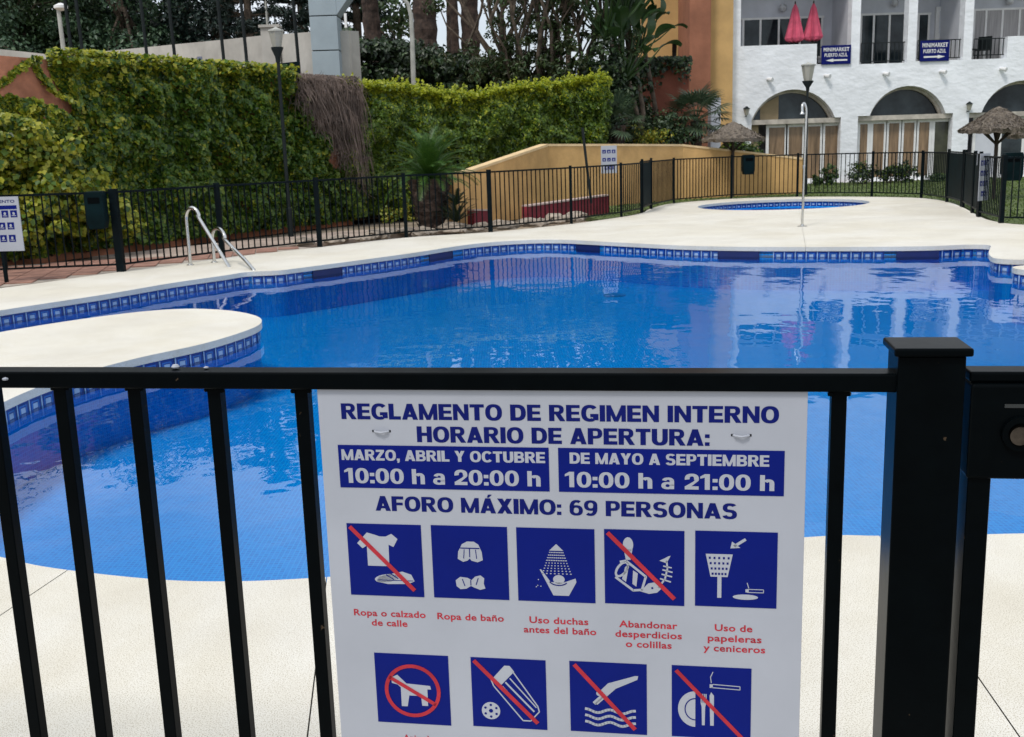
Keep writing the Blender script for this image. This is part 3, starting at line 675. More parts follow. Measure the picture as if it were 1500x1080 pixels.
caps = [([('Ropa o calzado', .6535,.7905,.6565), ('de calle', .6865,.755,.6375)]), ([('Ropa de baño', .8125,.9365,.6555)]), ([('Uso duchas', .9835,1.0905,.6555), ('antes del baño', .9725,1.1045,.6365)]),
        ([('Abandonar', 1.1455,1.2485,.6545), ('desperdicios', 1.1385,1.2565,.6355), ('o colillas', 1.157,1.2385,.6165)]), ([('Uso de', 1.3135,1.3785,.6545), ('papeleras', 1.3015,1.3945,.6345), ('y ceniceros', 1.294,1.401,.6155)])]
for c in caps:
    for (s, a, b, v) in c: text(s, a, b, v, v+.0125, redm, sg, Y1-.0003, .021)
for (s, a, b) in (('Animales', .735, .800), ('Balones, colchonetas', .865,1.02), ('Tirarse de cabeza', 1.055,1.19), ('Comer y fumar', 1.25,1.37)):
    text(s, a, b, .4045, .417, redm, sg, Y1-.0003, .021)
# pictograms, drawn in a unit square
def stroke(P, w):
    r = []
    for a, b in zip(P[:-1], P[1:]):
        a = Vector(a); b = Vector(b); t = (b-a).normalized()*w*.35; q = Vector((-t.y, t.x)).normalized()*w/2
        r.append([tuple(a-q-t*.5), tuple(b-q+t*.5), tuple(b+q+t*.5), tuple(a+q-t*.5)])
    return r
def ell(cx, cy, rx, ry, a0=0, a1=360, rot=0, seg=20):
    ca, sa = math.cos(R_(rot)), math.sin(R_(rot)); r = []
    for k in range(seg if a1-a0 >= 360 else seg+1):
        a = R_(a0+(a1-a0)*k/seg); x, y = rx*math.cos(a), ry*math.sin(a); r.append((cx+x*ca-y*sa, cy+x*sa+y*ca))
    return r
def arc(cx, cy, rx, ry, a0, a1, w, rot=0, seg=20):
    n_ = seg; O = ell(cx, cy, rx+w/2, ry+w/2, a0, a1-.001, rot, n_); I = ell(cx, cy, rx-w/2, ry-w/2, a0, a1-.001, rot, n_); return [[O[k], O[k+1], I[k+1], I[k]] for k in range(n_)]
def picto(u0, z0, s, white, bluep=(), red=(), ringr=None, strike=True):
    T = lambda P: [(u0+p[0]*s, z0+p[1]*s) for p in P]
    b = flat('pictogram', [(u0, u0+s, z0, z0+s)], [], blue, sg, Y1)
    flat('symbol', [], [T(P) for P in white], wht, b, Y2+.0001, .0004)
    if bluep: flat('symbol_detail', [], [T(P) for P in bluep], blue, b, Y2-.0004, .0003)
    if strike: flat('strike', [], [T(P) for P in (red or stroke([(.05,.95),(.87,.10)], .055))], redm, b, Y3, .0004)
    elif red: flat('strike', [], [T(P) for P in red], redm, b, Y3, .0004)
    return b
s = .1395
# shirt and shoe
picto(.6505,.6975,s, [[(.27,.88),(.38,.85),(.44,.83),(.52,.83),(.60,.87),(.68,.80),(.62,.69),(.555,.72),(.55,.42),(.26,.42),(.26,.70),(.20,.66),(.13,.73)],
  ell(.50,.25,.16,.055,rot=8), [(.36,.20),(.52,.17),(.80,.18),(.88,.22),(.84,.31),(.72,.35),(.55,.31),(.40,.27)]], [s_ for s_ in stroke([(.50,.30),(.60,.24)],.012)]+stroke([(.56,.32),(.66,.25)],.012)+stroke([(.38,.225),(.86,.225)],.008))
# swimming cap / shorts
picto(.8085,.6980,s, [[(.34,.55),(.35,.65),(.40,.75),(.47,.79),(.56,.79),(.62,.75),(.66,.65),(.67,.54),(.60,.51),(.52,.53),(.50,.56),(.47,.53),(.41,.51)],
  [(.31,.17),(.30,.25),(.36,.30),(.46,.29),(.51,.26),(.56,.31),(.63,.33),(.68,.29),(.67,.22),(.69,.15),(.62,.13),(.54,.16),(.50,.18),(.44,.14),(.36,.13)]],
  stroke([(.38,.70),(.63,.70)],.014)+stroke([(.43,.68),(.42,.56)],.010)+stroke([(.50,.70),(.50,.58)],.012)+stroke([(.58,.68),(.59,.56)],.010)+stroke([(.39,.27),(.42,.18)],.012)+stroke([(.50,.26),(.50,.19)],.012)+stroke([(.60,.29),(.57,.20)],.012), strike=False)
# shower and bather
wh = [[(.42,.70),(.60,.70),(.51,.79)], [(.29,.44),(.31,.44),(.43,.27),(.60,.27),(.75,.33),(.76,.28),(.66,.09),(.46,.09)], ell(.535,.31,.075,.06)]
for r_ in range(9):
    y_ = .675-r_*.036; hw = .085+r_*.012; nd = 9 if r_ < 4 else 8
    for k in range(nd):
        x_ = .51-hw+2*hw*k/(nd-1); wd = hw/nd*(.9 if r_ < 4 else .45); wh.append([(x_-wd,y_-.006),(x_+wd,y_-.006),(x_+wd,y_+.006),(x_-wd,y_+.006)])
for x_, y_ in ((.27,.30),(.26,.22),(.30,.21),(.24,.20)): wh.append(ell(x_,y_,.008,.008,seg=6))
picto(.9645,.6980,s, wh, stroke(ell(.53,.30,.12,.07,200,330),.014), strike=False)
# rubbish: bottle, tin, fish bone
picto(1.1210,.6990,s, [ell(.30,.80,.065,.10), [(.245,.74),(.355,.74),(.33,.60),(.27,.60)]]+arc(.22,.47,.055,.11,0,360,.03,rot=-35)+stroke([(.20,.57),(.27,.585)],.03)+stroke([(.28,.58),(.52,.38),(.47,.20),(.36,.19),(.14,.36)],.03)
  +[[(.26,.50),(.31,.54),(.27,.30),(.22,.34)],[(.36,.46),(.42,.42),(.40,.24),(.35,.28)],[(.45,.18),(.55,.29),(.64,.31),(.71,.22),(.66,.17),(.56,.15)]]+stroke([(.68,.24),(.76,.36),(.79,.50),(.78,.60)],.022)
  +[[(.69,.60),(.78,.57),(.83,.67),(.80,.66),(.75,.63)]]+stroke([(.70,.36),(.83,.32)],.018)+stroke([(.72,.42),(.845,.39)],.018)+stroke([(.73,.48),(.85,.45)],.018)+stroke([(.74,.53),(.84,.51)],.016), [ell(.60,.23,.014,.014,seg=8)])
# bin and ashtray
holes = [[(x_-.012,y_-.014),(x_+.012,y_-.014),(x_+.012,y_+.014),(x_-.012,y_+.014)] for j, y_ in enumerate((.65,.58,.51,.44)) for x_ in [.295-(.115-j*.012)+(2*(.115-j*.012))*k/4 for k in range(5)]]
picto(1.2790,.7005,s, [[(.13,.70),(.46,.70),(.40,.40),(.19,.40)], [(.275,.12),(.325,.12),(.325,.40),(.275,.40)]]+stroke([(.61,.90),(.48,.81)],.035)+[[(.43,.78),(.55,.79),(.45,.87)]]+[ell(.62,.14,.155,.035)]+stroke([(.64,.245),(.84,.245),(.84,.205),(.64,.205)],.009)+[[(.62,.205),(.66,.205),(.66,.245),(.62,.245)]]+stroke([(.66,.26),(.64,.33)],.010), holes, strike=False)
# dog in a red ring
picto(.6875,.4410,s*1.015, [[(.22,.66),(.30,.70),(.42,.58),(.74,.56),(.75,.51),(.70,.51),(.70,.27),(.62,.27),(.61,.41),(.45,.41),(.42,.25),(.34,.25),(.34,.52),(.30,.56),(.22,.58)]],
  [], arc(.50,.48,.355,.355,0,360,.05,seg=40)+stroke([(.20,.66),(.80,.30)],.05), strike=False, ringr=1)
# lilo and ball
picto(.8715,.4432,s, [[(.28,.70),(.45,.90),(.52,.90),(.58,.82),(.40,.62)]]+stroke([(.28,.70),(.24,.76),(.30,.60),(.68,.12),(.78,.12),(.90,.26),(.88,.34),(.56,.82)],.016)+stroke([(.42,.60),(.76,.20)],.016)+stroke([(.46,.66),(.83,.26)],.022)+stroke([(.52,.72),(.86,.32)],.016)+[ell(.25,.24,.125,.125)],
  [ell(.25,.24,.03,.03,seg=6)]+[ell(.25+.085*math.cos(R_(a)),.24+.085*math.sin(R_(a)),.018,.018,seg=6) for a in range(30,390,60)])
# diver and waves
wv = []
for y_ in (.31,.22,.13):
    wv += stroke([(.20+.65*k/16, y_+.025*math.cos(k*.8)) for k in range(17)], .035)
picto(1.0545,.4445,s, [[(.32,.41),(.36,.40),(.60,.64),(.88,.78),(.89,.83),(.85,.83),(.56,.73),(.50,.71),(.38,.58),(.42,.52)]]+stroke([(.32,.42),(.44,.54)],.05)+[ell(.38,.56,.035,.035)]+wv, [], stroke([(.07,.95),(.84,.08)], .055))
# plate, cutlery, cigarette
picto(1.2385,.4455,s, [ell(.30,.40,.22,.25,90,270)]+[[(.365,.50),(.44,.50),(.425,.44),(.42,.18),(.385,.18),(.38,.44)],[(.48,.60),(.50,.65),(.535,.60),(.535,.18),(.49,.18)]]+[[(x_,.49),(x_+.012,.49),(x_+.012,.62),(x_,.62)] for x_ in (.368,.39,.412,.43)]+stroke([(.50,.715),(.86,.70),(.86,.745),(.52,.76)],.010)+[[(.48,.71),(.52,.71),(.52,.76),(.48,.76)]]+stroke([(.50,.78),(.49,.86),(.52,.93)],.010),
  arc(.30,.40,.13,.15,90,270,.014), stroke([(.06,.93),(.90,.02)], .05))
for u in (.727, 1.355):
    mb = MB(); mb.tube([(u-.014,SY+.002,1.012),(u-.010,SY-.004,1.0115),(u,SY-.006,1.0105),(u+.010,SY-.004,1.0115),(u+.014,SY+.002,1.012)], .0022, 6)
    obj('cable_tie', mb, M['signwhite'], sg, local=True, smooth=True)
    mb = MB(); mb.box(u-.017,u-.012,SY-.0006,SY,1.010,1.014); mb.box(u+.012,u+.017,SY-.0006,SY,1.010,1.014); obj('tie_hole', mb, M['black'], sg, local=True)

# ================================================================== POOL FENCE BEYOND
pf = thing('pool_fence', 'dark green bar fence running round the far side of the pool deck', 'fence', (-5.31, 14.56, 0))
fposts = [(-7.6,14.35,.05),(-5.31,14.56,.10),(-4.32,16.09,.075),(-3.08,17.45,.075),(-1.79,18.84,.06),(-.31,19.46,.085),(1.25,20.87,.055),(2.39,22.39,.05)]
fposts2 = [(3.34,24.88,.05),(4.18,26.82,.05),(5.9,28.18,.05),(7.6,28.05,.05),(9.2,27.02,.05),(9.96,25.76,.05),(9.82,23.89,.05)]
fposts3 = [(8.53,19.3,.06),(8.26,17.84,.07),(9.7,16.2,.06),(11.2,14.7,.06)]
bars = []
def fence_run(P, T):
    for (x, y, w) in P: obj('post', MB().box(x-w/2, x+w/2, y-w/2, y+w/2, -.06, 1.12), M['green'], T)
    for (a, b) in zip(P[:-1], P[1:]):
        A = Vector(a[:2]); B = Vector(b[:2]); t = (B-A).normalized(); ps = A+t*a[2]/2; pe = B-t*b[2]/2
        obj('top_rail', MB().bar((*ps, 1.075), (*pe, 1.075), .035, .03), M['green'], T)
        obj('bottom_rail', MB().bar((*ps, .10), (*pe, .10), .03, .025), M['green'], T)
        n_ = max(1, round((pe-ps).length/.112))
        for k in range(1, n_): p = ps.lerp(pe, k/n_); bars.append((p, math.atan2(t.y, t.x), T))
fposts.append((2.93,23.4,.04)); fence_run(fposts, pf); fence_run(fposts2, pf)
pf2 = thing('pool_fence', 'dark green bar fence right of the sheeted gate, on the lawn edge', 'fence', (8.53, 19.3, 0))
fence_run(fposts3, pf2)
bar0 = {}
for (p, a, T) in bars:
    w = WM[T.name].inverted(); lp = w @ Vector((p.x, p.y, 0)); Mx = Matrix.Translation(lp) @ Matrix.Rotation(a, 4, 'Z')
    if T.name not in bar0: bar0[T.name] = obj('bar', MB().box(-.008,.008,-.008,.008,.112,1.06), M['green'], T, local=True); bar0[T.name].matrix_local = Mx
    else: again(bar0[T.name], Mx)
# sheeted gates
def sheet_gate(a, b, label, bars_too=True):
    A = Vector(a); B = Vector(b); t = (B-A).normalized(); nn = Vector((t.y, -t.x))
    T = thing('sheeted_gate', label, 'gate', (*a, 0))
    obj('post', MB().bar((*A, -.06), (*A, 1.16), .05), M['green'], T); obj('post', MB().bar((*B, -.06), (*B, 1.16), .05), M['green'], T)
    s = A+t*.03; e = B-t*.03
    obj('frame_bar', MB().bar((*s, 1.10), (*e, 1.10), .03), M['green'], T); obj('frame_bar', MB().bar((*s, .12), (*e, .12), .03), M['green'], T)
    obj('sheet', MB().bar((*s, .61), (*e, .61), .004, .94), M['greensheet'], T)
    return T
sheet_gate((2.97,23.5), (3.34,24.78), 'narrow dark gate seen edge on in front of the ochre wall')
sheet_gate((9.78,23.8), (9.42,22.17), 'far dark green sheeted gate leaf at the right lawn')
sheet_gate((9.38,22.0), (8.88,20.4), 'middle dark green sheeted fence leaf beside the narrow side on sign')
sheet_gate((8.84,20.3), (8.56,19.42), 'nearest dark green sheeted leaf, right of the narrow side on sign')

# litter bins on the fence
def bin_(loc, rz, label, w=.30, h=.5, d=.22):
    T = thing('litter_bin', label, 'bin', loc, rz, group='litter bins hung on the pool fence')
    mb = MB(); prof = [(-w/2,0),(-w/2+.03,-.02)]
    obj('body', MB().prism([(-w/2*.8,0),(w/2*.8,0),(w/2,.1),(w/2,h-.05),(w/2*.85,h),(-w/2*.85,h),(-w/2,h-.05),(-w/2,.1)], 0, 1, fn=lambda u, v, q: (u, -d/2+d*q, v)), M['greensheet'], T, local=True, bevel=.015)
    obj('lid_slot', MB().box(-w*.32, w*.32, -d/2-.004, -d/2, h-.16, h-.08), M['black'], T, local=True)
    obj('bracket', MB().box(-w*.3, w*.3, d/2, d/2+.03, h*.6, h*.66), M['steel'], T, local=True)
    return T
bin_((-5.50,14.42,.60), R_(5), 'dark litter bin on the thick left fence post in front of the ivy', w=.24)
bin_((at(1098,240,27.7)[0],27.85,.62), R_(2), 'dark rounded litter bin on the fence before the end of the ochre wall')
bin_((at(1483,245,18.7)[0],18.7,.66), R_(-12), 'dark litter bin at the right edge behind the fence post', w=.32, h=.48)

# small signs of the same kind
def small_sign(loc, rz, w, h, label, rows, tiltx=0, posth=None):
    T = thing('notice_board', label, 'sign', loc, rz)
    obj('panel', MB().box(-w/2, w/2, 0, .01, 0, h), M['signwhite'], T, local=True)
    for (n_, z, sz) in rows:
        for k in range(n_):
            x = (k-(n_-1)/2)*w*.9/max(n_, 3); u0, v0 = x-sz/2, z
            p = flat('pictogram', [(u0, u0+sz, v0, v0+sz)], [], blue, T, -.001)
            flat('symbol', [], [ell(u0+sz*.5, v0+sz*.5, sz*rnd.uniform(.12,.28), sz*rnd.uniform(.12,.28), rot=rnd.uniform(0,90), seg=9)]+stroke([(u0+sz*.2,v0+sz*.25),(u0+sz*.8,v0+sz*.2)],sz*.08), wht, p, -.0025)
    return T
# left board on the fence: seen at the left edge
sl_ = gp(0,400); X0 = at(-12,330,13.6)[0]
T = thing('rules_sign', 'white pool rules board cut by the left edge, on the fence before the ivy', 'sign', (at(31,330,13.7)[0], 13.7, 0), R_(-5))
zt = at(20,288,13.7)[1]; zb = at(20,368,13.7)[1]; sw = .62; sh = zt-zb
obj('panel', MB().box(-sw, 0, 0, .012, zb, zt), M['signwhite'], T, local=True)
flat('opening_hours_box', [(-sw*.95, -sw*.52, zt-sh*.23, zt-sh*.16), (-sw*.48, -sw*.05, zt-sh*.23, zt-sh*.16)], [], blue, T, -.001)
text('REGLAMENTO', -sw*.9, -sw*.08, zt-sh*.11, zt-sh*.06, navy, T, -.002)
for (n_, v) in ((5,.38),(4,.60),(4,.83)):
    for k in range(n_):
        sz = sh*.13; u0 = -sw*.5+(k-(n_-1)/2)*sw*.19-sz/2-.005; v0 = zt-sh*v
        p = flat('pictogram', [(u0, u0+sz, v0, v0+sz)], [], blue, T, -.001)
        flat('symbol', [], [ell(u0+sz*.5, v0+sz*.55, sz*.22, sz*.18, rot=30*k, seg=9)]+stroke([(u0+sz*.2,v0+sz*.25),(u0+sz*.8,v0+sz*.22)],sz*.1), wht, p, -.0025)
obj('post', MB().box(-.33,-.29,.014,.05,-.06,zt), M['green'], T, local=True)
# board on a post before the ochre wall
c = at(892,234,23.2); small_sign((c[0],23.2,at(892,254,23.2)[1]), R_(0), .34, at(892,213.5,23.2)[1]-at(892,254,23.2)[1], 'small white notice board with nine blue pictograms in front of the ochre wall', [(3,.42,.075),(3,.25,.075),(2,.08,.09)])
c = at(1439,258,19.6)
q0, q1 = at(1440,294,19.15), at(1441,225,19.15)
T = small_sign((q0[0],19.15,q0[1]), R_(40), .36, q1[1]-q0[1], 'tall white notice board seen nearly side on beside the sheeted gate', [(3,.62,.09),(3,.44,.09),(3,.26,.09),(2,.08,.09)])
q0 = at(1432,242,19.9); T = thing('small_tag', 'little white tag on the sheeted gate left of the side on board', 'sign', (q0[0],19.9,q0[1]), R_(40)); obj('panel', MB().box(-.06,.06,-.02,-.012,0,.2), M['signwhite'], T, local=True)

# leaning stake
a = Vector((at(866,290,22.6)[0], 22.6, 0)); z0 = at(866,291,22.6)[1]; q = at(853,187,22.6)
T = tag(obj('leaning_stake', MB().tube([(a.x,22.6,z0-.1),(q[0],22.6,q[1])], .028, 8), M['dgrey'], smooth=True), 'thin dark stake leaning left out of the dark red planter', 'stake')

# ladder
ld = thing('pool_ladder', 'stainless steel pool ladder with two hooped handrails at the left coping', 'ladder', (-4.0, 14.2, 0))
def rail_path(bx_, by_, tx, ty, top, wx, wy):
    P = [Vector((bx_, by_, 0)), Vector((bx_, by_, top*.55)), Vector((bx_, by_, top*.80))]
    t = Vector((tx, ty, 0))-Vector((bx_, by_, 0))
    for k in range(1, 9):
        s_ = k/9; P.append(Vector((bx_, by_, 0))+t*(.42*(1-math.cos(math.pi*s_))/2)+Vector((0,0,top*(.80+.20*math.sin(math.pi*s_)))))
    P.append(Vector((tx, ty, 0))*1.0+Vector((0,0,.03))); P.append(Vector((wx, wy, -.22))); P.append(Vector((wx, wy, -1.0)))
    return P
def hoop(base, land, top):
    B = Vector((*base, 0)); T_ = Vector((*land, 0)); d = T_-B; P = [B, B+Vector((0,0,top*.7))]
    cx = .36
    for k in range(0, 11):
        a = math.pi*(1-k/10); r = d.length*cx/2
        P.append(B+d.normalized()*(r+r*math.cos(a))+Vector((0,0,top-.16+.16*math.sin(a))))
    P.append(T_+Vector((0,0,.01))); e = d.normalized()*.10; P += [T_+e*.6+Vector((0,0,-.2)), T_+e+Vector((0,0,-.35)), T_+e+Vector((0,0,-1.0))]
    return cat_rom([tuple(p) for p in P], 3, closed=False)
b1 = gp(279,389); l1 = gp(329,391); b2 = gp(314,385); l2 = gp(365,396)
for i_, (b_, l_, tp_) in enumerate(((b1, l1, at(290,304,b1[1])[1]), (b2, l2, at(325,333,b2[1])[1]))):
    obj('handrail', MB().tube(hoop(b_, (l_[0]+.06, l_[1]-.02), tp_), .0255, 12), M['steel'], ld, smooth=True)
    obj('floor_flange', MB().lathe([(.05,0),(.05,.012),(.03,.02),(.022,.03)], (*b_, 0), 14), M['steel'], ld, smooth=True)
for z in (-.42,-.67,-.92):
    p = Vector(l1)+(Vector(l1)-Vector(b1)).normalized()*.16; q = Vector(l2)+(Vector(l2)-Vector(b2)).normalized()*.10
    obj('step', MB().bar((*p, z), (*q, z), .09, .03), M['steel'], ld)
# small second ladder mount just at the right edge
T = tag(obj('ladder_stub', MB().tube([(6.62,12.75,0),(6.62,12.75,.16),(6.62,12.6,.22),(6.62,12.4,.16),(6.6,12.2,.0)], .021, 8), M['dgrey'], smooth=True), 'short grey grab rail at the right edge of the pool', 'grab rail')

# shower
sx, sy = gp(1175,332)
sh_ = thing('pool_shower', 'slim stainless pool shower standing on the deck in front of the small round pool', 'shower', (sx, sy, 0))
zt = at(1177,152,sy)[1]
obj('pole', MB().tube(cat_rom([(sx,sy,0),(sx+.01,sy,.9),(sx+.02,sy,zt-.35),(sx+.02,sy,zt-.12),(sx-.005,sy,zt-.01),(sx-.03,sy,zt),(sx-.055,sy-.03,zt-.04),(sx-.06,sy-.05,zt-.14)], 5, closed=False), .021, 10), M['steel'], sh_, smooth=True)
obj('shower_head', MB().lathe([(.014,0),(.035,-.02),(.04,-.045)], (sx-.06, sy-.05, zt-.13), 12), M['steel'], sh_, smooth=True)
obj('base_flange', MB().lathe([(.085,0),(.085,.01),(.03,.016),(.025,.04)], (sx, sy, 0), 16), M['steel'], sh_, smooth=True)
obj('push_valve', MB().lathe([(.028,0),(.03,.05),(.02,.06)], (sx+.004, sy-.01, .98), 10), M['steel'], sh_, smooth=True)

# ================================================================== GARDEN WALLS
def P3(xp, yp, Y): q = at(xp, yp, Y); return (q[0], Y, q[1])
# ivy wall
w0, w1, w2, w3 = Vector((-11.0,12.8)), Vector((-7.9,16.6)), Vector((-4.35,22.9)), Vector((-3.5,24.2))
wl = thing('garden_wall', 'terracotta rendered garden wall mostly hidden under ivy', 'wall', (-7.9,16.6,0))
def wallrun(P, z1, th, m_, parent, name, z0=-.1, capm=None):
    for a, b in zip(P[:-1], P[1:]):
        t = (Vector(b[:2])-Vector(a[:2])).normalized(); nn = Vector((t.y, -t.x))*-1
        A = Vector(a[:2]); B = Vector(b[:2]); za = a[2] if len(a) > 2 else z1; zb_ = b[2] if len(b) > 2 else z1
        q = nn*th
        mb = MB().add([(A.x,A.y,z0),(B.x,B.y,z0),(B.x+q.x,B.y+q.y,z0),(A.x+q.x,A.y+q.y,z0),(A.x,A.y,za),(B.x,B.y,zb_),(B.x+q.x,B.y+q.y,zb_),(A.x+q.x,A.y+q.y,za)],
                      [(0,3,2,1),(4,5,6,7),(0,1,5,4),(1,2,6,5),(2,3,7,6),(3,0,4,7)])
        obj(name, mb, m_, parent)
wallrun([(*w0,3.0),(*w1,3.13),(*w2,3.02),(*w3,3.0)], 3.1, .3, M['rustwall'], wl, 'wall')
# terrain retained behind the wall
mb = MB()
obj('upper_ground', slab([(-12,13.2),(-8.3,16.9),(-4.7,23.2),(-3.4,24.9),(-1.5,27.2),(1.5,28.8),(4.0,31.5),(5.2,36),(5,60),(-60,60),(-60,20)], [], -.05, 2.6), M['ground'], kind='structure')

def on_wall(A, B, z0, z1, N, out, dens=None, lump=.25, topbias=0):
    """points scattered over the wall between A and B"""
    d = np.array(B)-np.array(A); Ln = np.linalg.norm(d); t = d/Ln; nn = np.array([t[1], -t[0]])
    s = nrg.uniform(0, 1, N); z = nrg.uniform(z0, z1, N)
    if dens is not None:
        k = np.array([dens(a, b) for a, b in zip(s*Ln, z)]); kp = nrg.uniform(0, 1, N) < k; s = s[kp]; z = z[kp]
    pr = np.array([noise.noise(Vector((a*1.3, b*1.3, 3.1)))+.5*noise.noise(Vector((a*4, b*4, 9))) for a, b in zip(s*Ln, z)])
    off = out*(.5+.9*pr/.6)+nrg.uniform(-.06, .06, len(s)); off = np.clip(off, .02, out*1.25)
    p = np.c_[np.array(A)[None]+s[:, None]*d+nn*off[:, None], z]
    nor = np.c_[np.tile(nn, (len(s), 1)), np.full(len(s), .55)]
    return p, nor, s*Ln, z
LW1 = (w2-w1).length
BARE = [(-60,70),(66,80),(72,104),(84,128),(92,150),(108,178),(104,192),(84,182),(62,160),(40,146),(10,140),(-60,138)]
def bare(xp, yp):
    j = 5*noise.noise(Vector((xp*.09, yp*.09, 2.)))
    if not inpoly((xp+j, yp+j), BARE): return False
    for (x0, y0, x1, y1) in ((46,84,-4,128),(44,84,78,150)):
        t = max(0, min(1, ((xp-x0)*(x1-x0)+(yp-y0)*(y1-y0))/((x1-x0)**2+(y1-y0)**2))); d = math.hypot(xp-x0-t*(x1-x0), yp-y0-t*(y1-y0))
        if d < 3.6: return False
    return True
def d1(a, z):            # bare rendered patch at upper left
    xp, yp = px((*(w1+(w2-w1)*(a/LW1)), z)); return 0.0 if bare(xp, yp) else 1.0
ivy = thing('ivy', 'thick green ivy covering the terracotta garden wall on the left', 'ivy', (-7.9,16.6,0))
p, q, a, z = on_wall(tuple(w1), tuple(w2), .05, 3.12, 52000, .36, d1)
def d2(a, z):
    b_ = w2+(w3-w2)*(a/(w3-w2).length); xp, yp = px((b_.x, b_.y, z)); return 0.0 if xp > 432+max(0, yp-125)*.42+9*noise.noise(Vector((yp*.05, 4, 2))) else 1.0
p2, q2, a2_, z2_ = on_wall(tuple(w2), tuple(w3), .02, 3.08, 10500, .28, d2); p = np.concatenate([p, p2]); q = np.concatenate([q, q2]); a = np.concatenate([a, a2_+LW1]); z = np.concatenate([z, z2_])
pt, qt, at_, zt_ = on_wall(tuple(w1+(w2-w1)*.10), tuple(w2-(w2-w1)*.03), 3.02, 3.28, 3500, .15); pt[:, :2] += nrg.normal(0, .10, (len(pt), 2)); qt[:] = (0, -.3, 1)
kp = np.array([px(v)[0] > 70 for v in pt]); pt, qt = pt[kp], qt[kp]
mi = (nrg.uniform(0,1,len(p)) < np.clip(.05+.5*np.clip((z-2.2)/1.0, 0, 1)**2+.55*np.clip(1-a/3.4,0,1)+np.array([.22*max(0, noise.noise(Vector((aa_*1.1, zz_*1.1, 7.)))) for aa_, zz_ in zip(a, z)]), 0, .85)).astype(int)  # height term paints the lit ivy top; the rest is fresh growth
leaf_mesh('foliage', np.concatenate([p, pt]), np.concatenate([q, qt]), .105, [L['ivy'], L['ivylitnew']], np.concatenate([mi, (nrg.uniform(0,1,len(pt)) < .7).astype(int)]), aspect=.85, parent=ivy)
# nearer run of ivy on the left, bushier and yellower
p, q, a, z = on_wall(tuple(w0), tuple(w1), .1, 2.5, 12000, .35)
leaf_mesh('foliage', p, q, .115, [L['ivy'], L['ivylitnew']], (nrg.uniform(0,1,len(p)) < .35).astype(int), aspect=.85, parent=ivy)
bsh = thing('ivy_mound', 'yellow green mound of fresh ivy bulging from the wall behind the left board', 'shrub', (-6.9,15.9,0))
P_, N_ = [], []
for (cx, cy, cz, r) in ((-7.45,16.3,1.7,.62),(-7.0,16.7,1.35,.6),(-6.75,17.0,.85,.55),(-7.3,16.3,.8,.75),(-7.9,15.9,1.1,.8),(-7.75,16.0,1.95,.5),(-6.45,17.5,.6,.45)):
    pp, nn, _ = clumps((cx,cy,cz), (r,r*.6,r), 30, 56, .2, .3); P_.append(pp); N_.append(nn+np.array([.3,-.6,0]))
P_ = np.concatenate(P_); N_ = np.concatenate(N_); P_[:, 2] = np.maximum(P_[:, 2], .02)
leaf_mesh('foliage', P_, N_, .10, [L['ivylitnew'], L['ivy']], (nrg.uniform(0,1,len(P_)) < .3).astype(int), aspect=.85, parent=bsh)
mb = MB()
for k in range(7):
    s_ = rnd.random()*.35; b_ = w1.lerp(w2, s_*.8); x, y = b_.x+.04, b_.y-.04; pth = [(x, y, 0)]
    for j in range(6): x += rnd.uniform(-.15,.15); y += rnd.uniform(-.1,.06); pth.append((x, y, .27*(j+1)))
    mb.tube(pth, [.022,.02,.016,.012,.01,.008,.005], 5, cap=False)
obj('vine_stem', mb, M['bark'], ivy, smooth=True)
# dry vine
dv = thing('dry_vine', 'grey brown leafless vine hanging down the wall between ivy and hedge', 'vine', (-4.0,23.3,0))
mb = MB(); tA = w2+(w3-w2)*-.12; tB = w3+(w3-w2)*.12
for k in range(900):
    s_ = rnd.random(); b_ = tA.lerp(tB, s_); z = 3.05+rnd.uniform(-.05,.12); x, y = b_.x, b_.y; d_ = rnd.uniform(.06,.3); tx = rnd.uniform(-.03,.05)
    pth = [(x-.05, y+.1, z)]; L_ = rnd.uniform(.5, .8+2.1*s_)
    for j in range(5):
        z -= L_/5; x += tx+rnd.uniform(-.05,.06); y += rnd.uniform(-.04,.04); pth.append((x+.02+d_, y-d_, max(z, .1)))
    r0 = rnd.uniform(.004,.012); mb.tube(pth, [r0,r0,r0*.9,r0*.7,r0*.5,r0*.3], 3, cap=False)
for k in range(1500):
    s_ = rnd.random(); b_ = tA.lerp(tB, s_); z = 3.1-rnd.random()**1.3*(.6+2.1*s_); d_ = rnd.uniform(.05,.36); c_ = Vector((b_.x+.02+d_, b_.y-d_, z)); e_ = c_+Vector((rnd.uniform(-.16,.16), rnd.uniform(-.05,.05), rnd.uniform(-.28,.1)))
    mb.tube([tuple(c_), tuple((c_+e_)/2+Vector((rnd.uniform(-.03,.03),0,rnd.uniform(-.03,.03)))), tuple(e_)], [.006,.005,.003], 3, cap=False)
obj('twigs', mb, M['twigs'], dv, kind='stuff')
pp, nn, a, z = on_wall(tuple(tA), tuple(tB), 1.0, 3.12, 11000, .36, lambda a, z: .9 if z > 3.1-2.2*(a/ (tB-tA).length) else 0)
leaf_mesh('dead_leaves', pp, nn, .07, [leafmat('withered leaf', [(.08,.06,.05),(.14,.11,.09),(.19,.14,.11)], trans=.1)], parent=dv)
